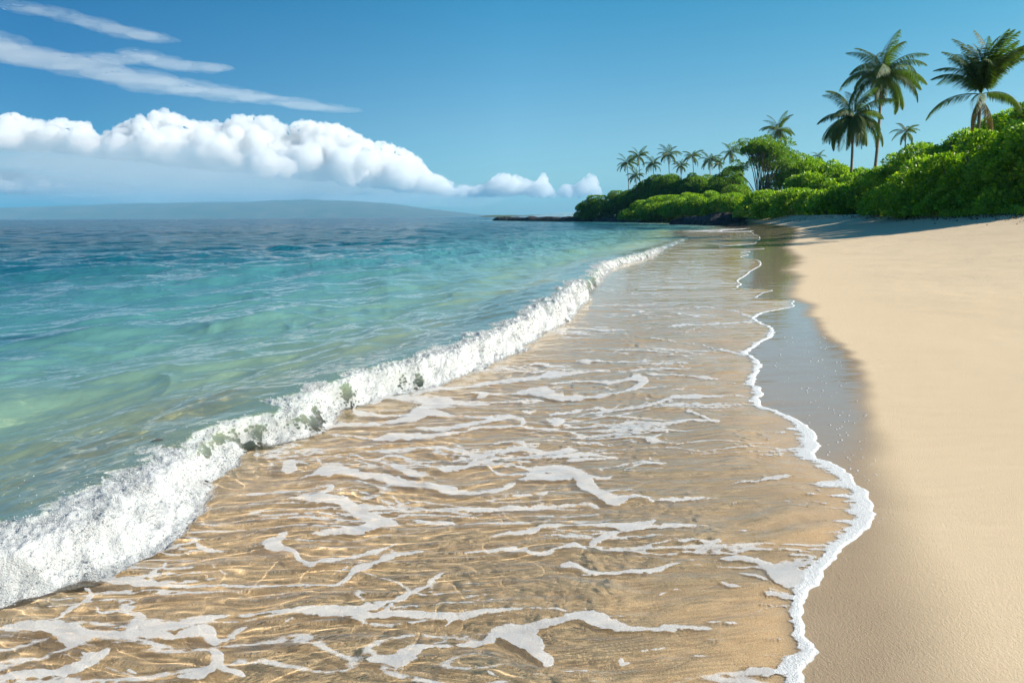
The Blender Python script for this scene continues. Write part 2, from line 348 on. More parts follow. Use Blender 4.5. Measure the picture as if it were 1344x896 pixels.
# ------------------------------------------------------------------ foam strands traced on the ground plane
TR = [
((0, 680), 4.147, [
 [(0,620,18),(130,610,20),(280,610,38),(400,660,60),(520,665,22),(700,655,18),(900,660,20),(950,670,14)],
 [(770,530,14),(760,580,30),(740,620,25),(700,650,20)],[(780,600,45),(900,620,30),(960,610,22),(1080,580,22),(1244,550,10)],
 [(950,670,18),(1080,630,30),(1140,650,40),(1150,690,22),(1244,670,10)],[(500,500,10),(530,530,8),(640,520,8),(750,545,12)],
 [(400,670,50),(410,720,25)],[(0,890,30),(200,870,25),(400,840,28),(500,790,30),(600,740,8)],[(460,760,20),(480,800,30)],
 [(550,340,16),(650,360,22),(800,370,20),(1000,380,10),(1244,388,8)],[(630,320,6),(680,290,8),(760,285,4)],[(790,345,8),(850,300,8),(910,240,4)],
 [(1060,150,10),(1110,190,12),(1244,195,6)],[(1170,280,8),(1244,325,8)],[(470,400,10),(510,430,12),(430,490,8),(350,530,8),(260,570,6),(100,590,6)],
 [(1150,740,20),(1170,800,30),(1120,870,25),(1000,890,20)],[(1170,820,40),(1244,860,50)],[(610,620,6),(650,615,5)],[(690,840,20),(740,860,24)]]),
((300, 680), 4.147, [
 [(0,545,10),(200,535,8),(350,540,12),(560,530,28),(680,525,20),(800,500,18),(880,480,12),(960,460,20),(1060,390,16),(1110,350,14),(1200,310,6)],
 [(560,530,20),(720,550,20),(900,545,22),(1100,545,20),(1244,555,30)],[(900,500,25),(860,530,15)],[(740,570,16),(715,605,5)],[(1200,590,20),(1185,615,6)],
 [(0,388,10),(300,382,10),(490,382,8),(550,390,7),(630,370,14),(700,320,16),(800,290,20),(870,230,24),(960,210,16),(1080,195,5)],
 [(180,130,8),(230,150,35),(270,170,22),(340,190,12),(400,250,16),(440,275,16),(560,250,14),(760,215,10),(940,150,8)],[(240,140,15),(300,110,12),(330,98,5)],
 [(450,105,8),(560,100,18),(700,85,28),(780,60,35),(800,30,30),(900,50,6)],[(680,-10,15),(760,20,20)],[(520,40,8),(630,42,8)],[(520,330,4),(650,300,4),(760,262,4)],
 [(0,670,12),(50,640,14),(130,600,5)],[(290,590,14),(335,572,10)],[(750,800,10),(850,790,25),(950,790,45),(1010,740,30),(1080,715,14),(1244,708,12)],[(850,840,14),(950,840,20)],
 [(0,860,50),(90,880,40)],[(990,25,6),(1120,45,14),(1244,42,12)]]),
((600, 680), 4.147, [
 [(0,548,28),(120,540,14),(300,530,10),(520,530,6),(640,545,10)],[(0,705,15),(140,690,16),(230,640,30),(300,650,50),(400,700,50),(420,750,28),(480,790,30),(510,830,22)],
 [(250,610,20),(350,620,20),(440,610,24),(560,600,14),(640,570,22),(740,570,40),(830,610,28),(1000,635,14),(1244,640,12)],[(720,520,10),(740,560,10)],[(420,640,30),(400,680,30)],
 [(830,570,5),(960,578,8)],[(180,135,4),(250,108,10),(400,95,14),(520,72,10),(800,68,12),(920,80,30),(1040,55,22),(1060,40,8)],[(920,90,25),(1060,75,14),(1140,72,10)],
 [(430,120,6),(640,125,8),(780,120,8),(880,110,10)],[(880,110,14),(780,145,14),(730,190,14)],[(40,212,8),(200,200,10),(350,182,14),(430,215,10),(560,190,8),(640,180,16),(720,200,10)],
 [(0,55,8),(180,45,10),(330,48,10),(430,55,6)],[(550,290,14),(620,275,18),(680,300,14),(740,325,14),(880,318,12),(1040,310,12),(1120,290,14),(1220,272,6)],[(620,355,5),(740,330,12)],
 [(130,465,8),(190,468,8)],[(220,468,6),(270,466,4)],[(1010,755,14),(1110,740,14)],[(880,790,14),(900,820,14),(960,820,10)],[(190,870,20),(230,890,14)],
 [(1120,440,8),(1210,415,8)],[(560,870,12),(690,865,10)],[(830,885,8),(890,885,8)]]),
((860, 680), 4.147, [
 [(350,240,14),(450,245,12),(560,260,14),(640,290,30),(700,330,60),(760,350,60)],[(640,265,14),(800,270,14),(880,260,20)],[(340,370,10),(400,390,12),(470,405,10)],
 [(460,320,10),(530,340,10),(610,365,10)],[(0,75,14),(60,75,12),(290,68,6)],[(100,160,12),(240,150,10),(300,165,8),(370,152,12)],[(440,90,10),(490,85,8)],[(610,92,8),(710,92,6)],
 [(0,310,14),(130,272,6)],[(130,250,6),(200,246,4)],[(240,790,14),(310,790,12)],[(0,745,12),(35,745,8)],[(270,700,14),(340,705,10)],[(0,630,12),(150,625,14),(310,640,10)],
 [(280,590,10),(380,605,10),(440,612,6)],[(830,50,5),(960,42,8)],[(780,205,8),(880,220,8)],[(700,220,6),(820,235,5),(880,245,6)],[(600,690,10),(700,695,10)],
 [(600,425,12),(700,445,14),(780,470,14)],[(580,495,6),(700,505,8)],[(40,450,10),(130,415,8)],[(490,860,20),(560,865,20),(640,880,24)]]),
((300, 480), 4.147, [
 [(310,740,8),(400,735,14),(480,740,22),(560,750,18),(640,760,30),(700,790,35),(780,840,30),(850,870,25),(900,885,10)],[(700,775,25),(830,780,14),(960,790,8)],[(580,818,6),(680,815,14)],
 [(300,800,6),(350,765,10)],[(380,620,6),(470,600,10),(540,575,28),(640,580,20),(740,605,20),(860,625,24),(980,655,20),(1080,670,18),(1180,695,24),(1244,705,16)],
 [(480,500,18),(530,545,8)],[(300,580,30),(330,550,34),(340,530,14)],[(340,530,8),(400,525,6),(460,540,4)],[(50,720,6),(160,700,10),(300,695,7),(440,690,7),(550,665,10),(540,690,12),(490,730,10)],
 [(480,345,10),(620,320,12),(840,320,8),(1000,290,20),(1060,265,22),(1160,265,10),(1244,285,6)],[(670,210,6),(700,260,10),(800,280,12),(950,275,10),(1020,260,20),(1080,230,20),(1244,225,10)],
 [(780,200,18),(830,180,22),(900,170,10),(1000,180,20),(1100,210,24),(1244,190,14)],[(550,375,6),(680,385,8),(780,400,6),(900,395,25),(1060,395,14),(1244,375,10)],
 [(1020,345,6),(1120,350,14),(1244,345,12)],[(600,450,5),(740,455,6),(850,425,5)],[(570,490,4),(680,495,5),(790,520,7),(880,500,8),(960,512,8),(1080,550,6),(1180,575,14),(1244,570,16)],
 [(850,540,8),(930,560,20),(1000,600,20),(1080,605,12)],[(1090,620,8),(1180,640,6)],[(550,630,3),(680,635,4),(780,665,5),(860,710,6),(940,770,6),(1080,805,6)],
 [(640,690,4),(760,715,5),(860,755,5),(1000,795,6)],[(1000,165,10),(1100,135,14),(1244,120,8)],[(800,465,5),(900,470,8),(1020,455,6),(1130,460,12),(1244,465,7)]]),
((560, 460), 4.147, [
 [(0,235,12),(100,210,10),(300,185,10),(540,165,12),(620,150,14),(700,135,18),(850,125,6),(1000,115,5),(1244,110,7)],[(0,280,20),(100,285,16),(300,295,8),(500,285,6),(640,290,8)],
 [(300,245,10),(460,240,6),(540,230,16),(620,230,30),(700,262,18),(780,265,18),(900,255,8),(1040,245,8),(1120,240,6)],[(640,200,8),(800,180,8),(960,182,7),(1080,165,8),(1170,155,22),(1180,190,12),(1100,235,6)],
 [(0,432,20),(150,430,14),(280,410,14),(380,380,14),(460,370,12),(520,390,14),(500,430,12)],[(0,468,10),(180,460,7),(300,435,7),(420,428,8),(600,432,8),(740,440,7),(850,480,6),(930,495,7)],
 [(0,355,12),(160,365,6),(280,375,8),(400,375,12)],[(660,380,14),(740,395,18),(700,410,10)],[(660,355,6),(700,348,7),(860,330,8),(930,318,10),(1000,328,10),(1070,295,5)],
 [(760,380,4),(880,350,7),(1000,335,8),(1244,305,9)],[(760,410,10),(790,430,8),(850,438,4)],[(900,420,6),(1080,410,6),(1160,410,10),(1244,412,8)],
 [(0,540,8),(60,540,16),(150,550,12),(240,565,12),(300,575,12),(420,560,12),(520,550,14),(660,565,12),(760,555,18),(840,560,8)],[(350,530,5),(420,515,10),(500,522,14),(510,545,10)],
 [(350,490,5),(420,515,8)],[(660,590,14),(760,585,12),(900,575,10),(1060,597,4)],[(740,610,14),(860,605,10),(960,600,8)],[(640,500,3),(760,505,5),(1030,535,6)],
 [(0,635,8),(100,655,12),(200,650,20),(300,615,10),(370,600,10)],[(160,665,12),(240,620,8),(280,580,8)],[(315,635,6),(380,680,8),(440,685,8),(700,675,7)],[(330,718,5),(420,690,8)],
 [(480,635,6),(540,655,8),(600,660,14),(700,660,22),(790,675,30),(840,720,30),(900,780,30),(980,830,24),(1040,840,20),(1130,820,10),(1244,830,6)],[(510,710,12),(600,700,20),(700,705,26),(780,690,30)],
 [(650,635,8),(720,650,14)],[(820,690,14),(930,712,8),(1030,705,4)],[(0,755,8),(120,780,14),(240,795,14),(360,785,14),(430,760,10),(490,732,6)],[(470,770,10),(490,790,6)],
 [(440,815,4),(520,810,10),(600,805,6),(700,792,6),(780,798,5)],[(520,830,10),(540,855,5)],[(960,800,8),(1040,790,6),(1140,790,4)],[(0,880,12),(200,885,14),(430,880,12),(640,870,10),(860,860,10),(930,885,16)],
 [(480,100,4),(600,75,8),(680,100,10),(800,95,5)],[(540,95,5),(600,120,7)],[(700,140,8),(1000,110,8)],[(780,60,4),(830,62,8),(1000,70,5),(1200,75,6)],[(0,690,8),(90,720,7)],
 [(260,115,4),(400,100,5),(460,110,6),(540,130,6),(660,125,6)],[(250,230,6),(330,240,14),(280,260,6)],[(500,345,7),(560,345,5),(620,325,5)]]),
((820, 460), 4.147, [
 [(0,325,10),(130,310,10),(240,270,10),(400,255,12),(560,260,4),(680,265,4)],[(110,270,8),(140,285,8)],[(230,300,6),(400,305,10),(480,310,5)],[(0,160,5),(100,150,14),(90,190,14),(0,240,8)],
 [(100,130,7),(300,145,6),(600,175,4)],[(0,112,6),(200,105,5),(360,105,5)],[(0,405,8),(150,412,10),(280,408,8),(340,395,8),(540,400,4)],[(180,425,8),(210,460,8),(180,490,8),(120,500,12),(190,510,10)],
 [(320,340,3),(380,345,6),(460,390,5)],[(70,608,8),(180,615,10),(250,625,6)],[(140,590,12),(180,600,12)],[(580,755,5),(640,735,8),(740,725,7),(830,705,12),(920,700,4)],[(760,700,6),(830,712,9)],
 [(150,840,10),(300,832,8),(540,820,4)],[(0,830,12),(80,820,8),(150,850,8)],[(0,785,5),(120,810,5)],[(850,798,10),(880,798,8)],[(580,640,6),(680,660,4)],[(550,848,8),(600,855,6)],
 [(430,195,5),(620,198,4)],[(600,320,5),(700,310,5),(740,330,8)],[(590,540,6),(680,538,5)],[(740,590,6),(860,590,6)],[(760,565,6),(880,565,5)],[(400,590,6),(500,585,4)],
 [(950,740,7),(1150,770,7)],[(970,770,7),(1080,785,7)],[(980,800,8),(1060,805,6)],[(1010,840,6),(1100,850,8)],[(800,470,5),(890,465,5)],[(670,520,4),(800,500,4)],[(960,865,6),(1000,868,6)],[(430,705,7),(470,710,5)]]),
((700, 300), 3.36, [
 [(550,440,3),(700,430,4),(850,422,4),(960,415,6),(1000,435,4)],[(640,475,3),(700,455,4),(770,450,3)],[(620,357,2),(760,358,2),(880,375,3),(975,395,4),(940,420,6)],[(500,490,2),(700,520,3),(850,545,4),(930,560,5)]]),
]
def strand_field(PX, PY):
    """signed-distance-like field in photo pixels, positive inside a strand"""
    F = np.full(PX.shape, -20.0, np.float32)
    flat = F.ravel(); x = PX.ravel(); y = PY.ravel()
    # buckets by image row keep the search small
    order = np.argsort(y, kind='stable'); ys = y[order]
    for (o0, sc, lines) in TR:
        for L in lines:
            P = np.array([(o0[0] + a / sc, o0[1] + b / sc, h / sc) for a, b, h in L], np.float32)
            if len(P) > 2:
                Q = np.concatenate([[2 * P[0] - P[1]], P, [2 * P[-1] - P[-2]]]); out_ = []
                for i in range(1, len(Q) - 2):
                    for t in (0, .34, .67):
                        p0, p1, p2, p3 = Q[i - 1:i + 3]
                        out_.append(.5 * (2 * p1 + (p2 - p0) * t + (2 * p0 - 5 * p1 + 4 * p2 - p3) * t * t + (3 * p1 - p0 - 3 * p2 + p3) * t ** 3))
                P = np.array(out_ + [P[-1]], np.float32)
            P[:, 2] = np.maximum(P[:, 2], .6)
            P[0, 2] *= .35; P[-1, 2] *= .35
            for a, b in zip(P[:-1], P[1:]):
                lo = min(a[1], b[1]) - 22; hi = max(a[1], b[1]) + 22
                i0, i1 = np.searchsorted(ys, [lo, hi])
                ii = order[i0:i1]
                m = (x[ii] > min(a[0], b[0]) - 22) & (x[ii] < max(a[0], b[0]) + 22)
                ii = ii[m]
                if len(ii) == 0: continue
                dx, dy = b[0] - a[0], b[1] - a[1]
                t = np.clip(((x[ii] - a[0]) * dx + (y[ii] - a[1]) * dy) / (dx * dx + dy * dy + 1e-6), 0, 1)
                dd = np.hypot((x[ii] - a[0] - t * dx) * .8, y[ii] - a[1] - t * dy)
                v = (a[2] + (b[2] - a[2]) * t) * 1.05 - dd
                flat[ii] = np.maximum(flat[ii], v)
    return flat.reshape(PX.shape)

# ------------------------------------------------------------------ sea
ths = np.concatenate([np.linspace(-math.pi, -fov, 40)[:-1], np.linspace(-fov, R(50), 1500), np.linspace(R(50), math.pi, 40)[1:]])
rs = np.concatenate([[0.01, .5, 1.0, 1.4], rings(1.6, 50, .0030), rings(50, 400, .008), rings(400, 20000, .10)])
X, Y = polar_grid(rs, ths)
RR = np.hypot(X, Y)
keep = (film(X, Y) < .03)
de = film(X, Y)
ds = d_smooth(X, Y)
a = (x_wave(Y) - X) * .93                      # metres seaward of the breaker's foot
a = a + (.10 * noise(X * 1.2, Y * 1.2, 61) + .05 * noise(X * 3.4, Y * 3.4, 62) + .025 * noise(X * 9, Y * 9, 64)) * sstep(60, 20, Y)
zs = zsand(X, Y)
fl = np.where(de < 0, .006 + .026 * np.minimum(-de, 3.2), .006 - .5 * de)
zf = zs + fl
# thin water irons the relief out with depth
lvl = np.clip(zf, -.5, 9)
kk = .012
zw = kk * np.logaddexp(0, np.clip(lvl / kk, -60, 300))
inshore = sstep(.5, -.6, a) * sstep(80, 60, Y)
# breaker
Hy = np.interp(Y, [0, 2, 3, 4.2, 5, 6.5, 9, 12, 13.5, 15, 18, 24, 30, 34, 50, 70], [.16, .19, .20, .17, .20, .25, .31, .36, .36, .17, .19, .19, .17, .10, .06, 0.0])
crest = .30
up = sstep(-.02, crest, a) ** .8
back = np.where(a > crest, .80 * np.exp(-((a - crest) / .75) ** 2) + .20 * np.exp(-((a - crest) / 2.2) ** 2), 1)
P = up * back
# following low swells behind it
P2 = sstep(.8, 2.0, a) * sstep(60, 25, RR)
swell = P2 * (.035 * np.sin(a * 2.6 + 1.1 + noise(X * .3, Y * .3, 63) * 2) + .03 * np.sin(a * 1.35 + .4))
# spectrum of small waves on the open water
rng = np.random.default_rng(7)
W = np.zeros_like(X, dtype=np.float32)
spac = RR * .0035
amp_env = (sstep(-.1, 2.0, a) * .85 + .0)
Xf = X.astype(np.float32); Yf = Y.astype(np.float32)
for i in range(70):
    lam = float(np.exp(rng.uniform(math.log(.16), math.log(5.0))))
    ang = R(-22) + rng.normal() * .5           # travel direction about across the shore
    k = 2 * math.pi / lam
    ph = rng.uniform(0, 2 * math.pi)
    st = rng.uniform(.6, 1.3) * (.046 if lam > .6 else .055)
    ev = np.clip((lam / spac - 4) / 6, 0, 1)
    W += (st / k) * ev * np.sin(k * (Xf * math.cos(ang) + Yf * math.sin(ang)) + ph + 1.2 * lam ** .3 * noise(Xf * .35, Yf * .35, 100 + i % 5) )
# ripples in the shallow swash sheet
_wr = .35 * noise(X * 1.5, Y * 1.5, 72)
rip = (.0052 * (1 - 1.6 * np.abs(noise(X * 2.6 + _wr * 2, Y * 6.5 + _wr * 5, 75))) + .0024 * fbm(X * 6 + _wr, Y * 12 + 2 * _wr, 71, 2)) * (.30 + .70 * sstep(-.4, -2.2, de)) * np.interp(Y, [6, 12, 25], [1, .35, .2]) 
# lens-shaped wavelets running obliquely in, long-crested and sharp
ca, sa = math.cos(R(-34)), math.sin(R(-34))
U = X * ca + Y * sa; Vv = -X * sa + Y * ca
wq1 = noise(X * .5, Y * .5, 111); wq2 = noise(X * 1.3, Y * 1.3, 112)
def lens(f, g, seed, need):
    ev = np.clip((1 / f / spac - 5) / 8, 0, 1)
    return ev * (1 - 1.7 * np.abs(noise(U * f + wq1 * .9 + wq2 * .3, Vv * g + wq2 * .5, seed)))
W = W * .55 + .030 * lens(.75, .22, 113, 0) + .016 * lens(1.9, .6, 114, 0) + .0075 * lens(4.5, 1.6, 115, 0) + .0026 * lens(11, 4.5, 116, 0)
# foam
PX, PY = to_px(X, Y, np.zeros_like(X))
ok = (Y > .5) & (RR < 60)
SF = np.full(X.shape, -20.0, np.float32)
PXw = PX + 7 * noise(PX * .02, PY * .05, 181) + 2.5 * noise(PX * .07, PY * .15, 182)
PYw = PY + 2.6 * noise(PX * .02, PY * .05, 183) + 1.0 * noise(PX * .08, PY * .18, 184)
wob = 1.2 * noise(PX * .05, PY * .10, 81) + .8 * noise(PX * .16, PY * .3, 82) + .5 * noise(PX * .4, PY * .7, 84)
SF[ok] = strand_field(PXw[ok], PYw[ok]) + wob[ok]
SF = np.where(a > .05, -20, SF)
# wave foam: how completely the crest is broken along its length
brk = np.interp(Y, [1, 2.6, 3.6, 4.15, 4.35, 4.9, 5.1, 5.8, 6.3, 7, 9, 12, 13.4, 13.8, 15.5, 17, 21, 24, 30, 32, 36, 60, 75], [1.5, 1.5, 1.3, 1.0, .42, .42, .70, .72, .9, 1.1, 1, 1, 1, .1, .1, .75, .8, .6, .5, .3, .2, .05, 0])
wn_ = fbm(X * 3, Y * 3, 91, 4)
wtop = np.interp(Y, [2, 3, 4, 6, 10, 14], [.50, .55, .42, .36, .42, .42])
fil = 1 - np.abs(noise(X * 2.5 + wn_, Y * 2.5 + .7 * wn_, 92)) * 3.0
WF = brk * 1.45 + wn_ * .9 + .35 * fil - .50 - 1.7 * np.maximum(0, (a - wtop * .72) / .30) - 1.6 * np.maximum(0, (-.01 - a) / .10)
# thin lip line where the crest is only curling
lip = 1.6 - np.abs(a - crest * .75 + .05 * wn_) / .035
WF = np.maximum(WF, np.where((Y > 4.0) & (Y < 6.2), lip * .5, -20))
# advancing edge lace
wpx = np.interp(PY, [300, 370, 400, 425, 440, 480, 505, 540, 570, 600, 620, 650, 700, 740, 775, 800, 830, 860, 896, 1000], [3, 3, 3, 6, 8, 9, 13, 15, 34, 44, 40, 46, 44, 40, 42, 20, 22, 30, 40, 50])
wm = wpx * np.maximum(Y, .5) / FPX
comb = noise(X * 4 + noise(X * 5, Y * 5, 193), Y * 17, 93) * .5 + noise(X * 8, Y * 38, 94) * .22 + .6 * noise(X * 2.5, Y * 5, 95)
EF = (.62 - (-de) / wm) * 2.2 + comb * 2.0 * sstep(.25, .8, -de / wm)
EF = np.where(-de / wm > 1.9, -5, EF) - sstep(9, 16, Y) * (.35 + 1.6 * np.clip(noise(X * .7, Y * .7, 195), 0, 1))
EF = np.where(de > 0.012, 1.0, EF) * np.where(Y < 75, 1, 0) - np.where(Y < 75, 0, 5)
# loose streaks in the swash, finer and sparser than the traced ones
st1 = 1 - np.abs(noise(X * 1.3 + .4 * noise(X * 3, Y * 3, 96), Y * 9 + .8 * noise(X * 2, Y * 2, 97), 98)) * 16
msk = noise(X * .9, Y * 2.2, 99) - .05
ST = np.where((a < -.1) & (de < 0), st1 * .6 + msk * 3 - .8, -5) * 1.0
st2 = 1 - np.abs(noise(X * 1.0 + .5 * noise(X * 2, Y * 2, 196), Y * 6 + .9 * noise(X * 1.5, Y * 1.5, 197), 198)) * 22
ST = np.maximum(ST, np.where((a < -.1) & (de < 0), st2 * .5 + (noise(X * .6, Y * 1.2, 199) - .0) * 2.2 - .5 + .5 * sstep(6, 12, Y), -5))
foam = np.maximum.reduce([np.clip(SF * .8, -3, 3), np.clip(WF * 2.5, -3, 3), np.clip(EF * 2.0, -3, 3), np.clip(ST + .22, -3, .75)])
fop = .60 + .38 * np.maximum(sstep(.0, 2.2, WF * 1.6), sstep(.2, 1.5, EF * 2))
wvf = sstep(.0, 1, WF * 2.5) * (a > -.3)
far_foam = np.where((Y > 62) & (Y < 76), 1.5 - np.abs(de + 1.5) * .9 + noise(X * .8, Y * .8, 88) * 2, -3)
foam = np.maximum(foam, np.clip(far_foam, -3, 2))
thick = sstep(-.6, 2.0, SF)
zw = zw + inshore * rip * sstep(0, -.4, de) + thick * .0012 * inshore
rough_foam = sstep(.2, 1.5, WF * 2.5)
lump = np.abs(fbm(X * 7, Y * 7, 83, 4)) * .045 + fbm(X * 22, Y * 22, 85, 3) * .009
Z = zw + Hy * P + swell + W * amp_env + rough_foam * (lump * np.clip(Hy / .3, .3, 1.3) - .02)
# lean the crest shoreward so the lip overhangs a little
lean = Hy * P * sstep(.9, .2, np.abs(a - crest)) * .5
X2 = X + lean * .95; Y2 = Y - lean * .3
depth = np.clip(Z - zs, 0, 12)
open_d = np.maximum(0, a)                        # distance offshore drives the body colour
open_d = np.where(Y > 75, np.maximum(0, -ds), open_d)
dc = np.clip(np.log1p(open_d) / math.log1p(300), 0, 1)
# dark weed patches on the sea bed
def patch(px, py, sx, sy):
    return np.exp(-((PX - px + (PY - py) * 3) / sx) ** 2 - ((PY - py) / sy) ** 2)
weed = (patch(110, 436, 60, 6) + patch(30, 450, 60, 5) + .6 * patch(10, 470, 60, 8) + .5 * patch(215, 424, 60, 4)) * (Y > 0)
dark = sstep(-.1, .5, fbm(X * .05, Y * .022, 65, 4)) * sstep(18, 45, open_d)
me = grid_mesh('sea', X2, Y2, Z, keep=keep, attrs={'foam': foam, 'fop': fop, 'wvf': wvf, 'dc': dc, 'open': sstep(.0, 2.2, open_d), 'weed': np.clip(weed, 0, 1), 'dark': dark, 'far': sstep(8, 60, RR) * (.08 + .92 * sstep(0, 4, open_d)), 'crest': (P * np.clip(Hy / .2, 0, 1))})
s = NT('sea_water')
co = s.coords()
dcA = s.attr('dc'); fo = s.attr('foam')
body = s.ramp(dcA, [(0.0, (.42, .50, .30)), (.15, (.27, .42, .28)), (.30, (.09, .30, .27)), (.45, (.025, .19, .21)), (.62, (.010, .105, .15)), (.80, (.004, .055, .11)), (1.0, (.003, .04, .09))])
dcA = s.math('MAXIMUM', dcA, s.math('MULTIPLY', s.attr('crest'), .165))
body = s.ramp(dcA, [(0.0, (.30, .36, .15)), (.13, (.30, .44, .18)), (.24, (.050, .17, .14)), (.38, (.008, .098, .128)), (.58, (.005, .070, .105)), (.80, (.002, .048, .085)), (1.0, (.002, .034, .066))])
body = s.mixc(s.math('MULTIPLY', s.attr('dark'), .65), body, (.004, .07, .13, 1))
body = s.mixc(s.math('MULTIPLY', s.attr('weed'), .85), body, (.004, .04, .06, 1))
trans = s.ramp(dcA, [(0.0, 1.0), (.08, .88), (.15, .76), (.24, .66), (.36, .34), (.50, 0.0)])
s.l(body, s.b.inputs['Base Color'])
tint = s.ramp(dcA, [(0.0, (1, 1, 1)), (.12, (.82, .97, .72)), (.22, (.54, .89, .73)), (.36, (.28, .71, .67))])
base = s.mixc(trans, body, s.mixc(s.math('MULTIPLY', s.attr('weed'), .9), tint, (.01, .06, .09, 1)))
s.l(base, s.b.inputs['Base Color'])
s.l(s.math('MULTIPLY', trans, s.mapr(s.attr('weed'), 0, 1, 1, .1)), s.b.inputs['Transmission Weight'])
s.b.inputs['IOR'].default_value = 1.33
far = s.attr('far')
s.put(s.b.inputs['Roughness'], s.mapr(far, 0, 1, 0.0, .12)); s.put(s.b.inputs['Specular IOR Level'], s.mapr(far, 0, 1, .5, .09))
# wind ripples too small or too far for the mesh
cs = s.coords((1, .55, 1), (0, 0, R(-20)))
b1 = s.noise(cs, .9, 6, .62); b2 = s.noise(cs, .12, 4, .6); b3 = s.noise(cs, 7, 3, .55)
hh = s.math('ADD', s.math('MULTIPLY', b1, 1.1), s.math('MULTIPLY', b2, 3.0))
hh = s.math('MULTIPLY', hh, far)
hh = s.math('ADD', hh, s.math('MULTIPLY', s.math('MULTIPLY', b3, .012), s.attr('open')))
s.l(s.bump(hh, 1.0, 1.0), s.b.inputs['Normal'])
# foam
fd = s.n('BsdfPrincipled')
s.l(s.mixc(s.attr('wvf'), (.72, .715, .70, 1), (.55, .56, .56, 1)), fd.inputs['Base Color'])
fd.inputs['Roughness'].default_value = .7
fd.inputs['Subsurface Weight'].default_value = .75
fd.inputs['Subsurface Radius'].default_value = (1, 1, 1)
fd.inputs['Subsurface Scale'].default_value = .03
vor = s.n('TexVoronoi'); vor.inputs['Scale'].default_value = 140; s.l(co, vor.inputs['Vector'])
fn = s.noise(co, 60, 3, .6); fn2 = s.noise(co, 400, 2, .6)
hgt = s.math('ADD', s.math('MULTIPLY', vor.outputs['Distance'], .6), s.math('ADD', fn, s.math('MULTIPLY', fn2, .5)))
s.l(s.bump(hgt, .007, s.mapr(s.attr('fop'), .6, .98, .35, 1.3)), fd.inputs['Normal'])
edge = s.math('ADD', fo, s.math('MULTIPLY', s.math('SUBTRACT', fn, .5), 1.6))
edge = s.math('ADD', edge, s.math('MULTIPLY', s.math('SUBTRACT', fn2, .5), .8))
vo2 = s.n('TexVoronoi'); vo2.inputs['Scale'].default_value = 34; s.l(s.coords((.55, 1, 1)), vo2.inputs['Vector'])
holes = s.math('MULTIPLY', s.mapr(vo2.outputs['Distance'], .55, .15), s.mapr(fo, 2.3, .2))
edge = s.math('SUBTRACT', edge, s.math('MULTIPLY', holes, 1.15))
fmask = s.math('MULTIPLY', s.mapr(edge, -.15, .75), s.attr('fop'))
mx = s.n('MixShader')
s.l(fmask, mx.inputs[0]); s.l(s.b.outputs[0], mx.inputs[1]); s.l(fd.outputs[0], mx.inputs[2])
s.l(mx.outputs[0], s.out.inputs['Surface'])
sea = link('sea_water', me, s.m); tag(sea, kind='structure')
sea.cycles.is_caustics_caster = True

# ------------------------------------------------------------------ spray: flung drops and froth over the broken crest
sx, sy, sz = X2.ravel(), Y2.ravel(), Z.ravel()
prob = sstep(.1, 1.6, (WF * 2.5).ravel()) * (RR.ravel() < 34)
cell = (RR * RR).ravel() * .003 * .0013
wgt = prob * cell / np.maximum(RR.ravel(), 2.0) ** 1.1
wgt *= .15 + np.clip(fbm(X * 6, Y * 6, 301, 3).ravel() + .35, 0, 2) ** 2
wgt /= wgt.sum()
rng = np.random.default_rng(11)
N = 120000
pick = rng.choice(len(wgt), N, p=wgt)
px_, py_, pz_ = sx[pick], sy[pick], sz[pick]
rad = rng.gamma(2.0, 1.0, N) * .00060 * (np.maximum(np.hypot(px_, py_), 3) / 3) ** .62
apx = a.ravel()[pick]
clump = np.clip(noise(px_ * 5, py_ * 5, 303) + .3, 0, 1.5)
hgt_ = rng.exponential(.006, N) + rng.exponential(1.0, N) * .075 * clump ** 2 * (rng.random(N) < .28)
ox = rng.normal(0, .02, N) + hgt_ * (.25 - .9 * (apx > .25))
P_ = np.stack([px_ + ox, py_ + rng.normal(0, .02, N), pz_ + hgt_ * rng.uniform(.4, 1.2, N)], -1)
octv = np.array([(1, 0, 0), (-1, 0, 0), (0, 1, 0), (0, -1, 0), (0, 0, 1), (0, 0, -1)], np.float32)
octf = np.array([(0, 2, 4), (2, 1, 4), (1, 3, 4), (3, 0, 4), (2, 0, 5), (1, 2, 5), (3, 1, 5), (0, 3, 5)])
st_ = rng.uniform(.6, 1.6, (N, 1, 3))
V = P_[:, None, :] + octv[None] * rad[:, None, None] * st_
F = octf[None] + (np.arange(N) * 6)[:, None, None]
s = NT('froth')
s.b.inputs['Base Color'].default_value = (.64, .65, .65, 1); s.b.inputs['Roughness'].default_value = .35
s.b.inputs['Subsurface Weight'].default_value = 0
tl = s.n('BsdfTranslucent'); tl.inputs[0].default_value = (.85, .86, .86, 1); mx = s.n('MixShader'); mx.inputs[0].default_value = .5
s.l(s.b.outputs[0], mx.inputs[1]); s.l(tl.outputs[0], mx.inputs[2]); s.l(mx.outputs[0], s.out.inputs[0])
me = poly_mesh('breaker_spray', V.reshape(-1, 3), F.reshape(-1, 3)); me.shade_smooth()
tag(link('breaker_spray', me, s.m), kind='stuff')
del V, F

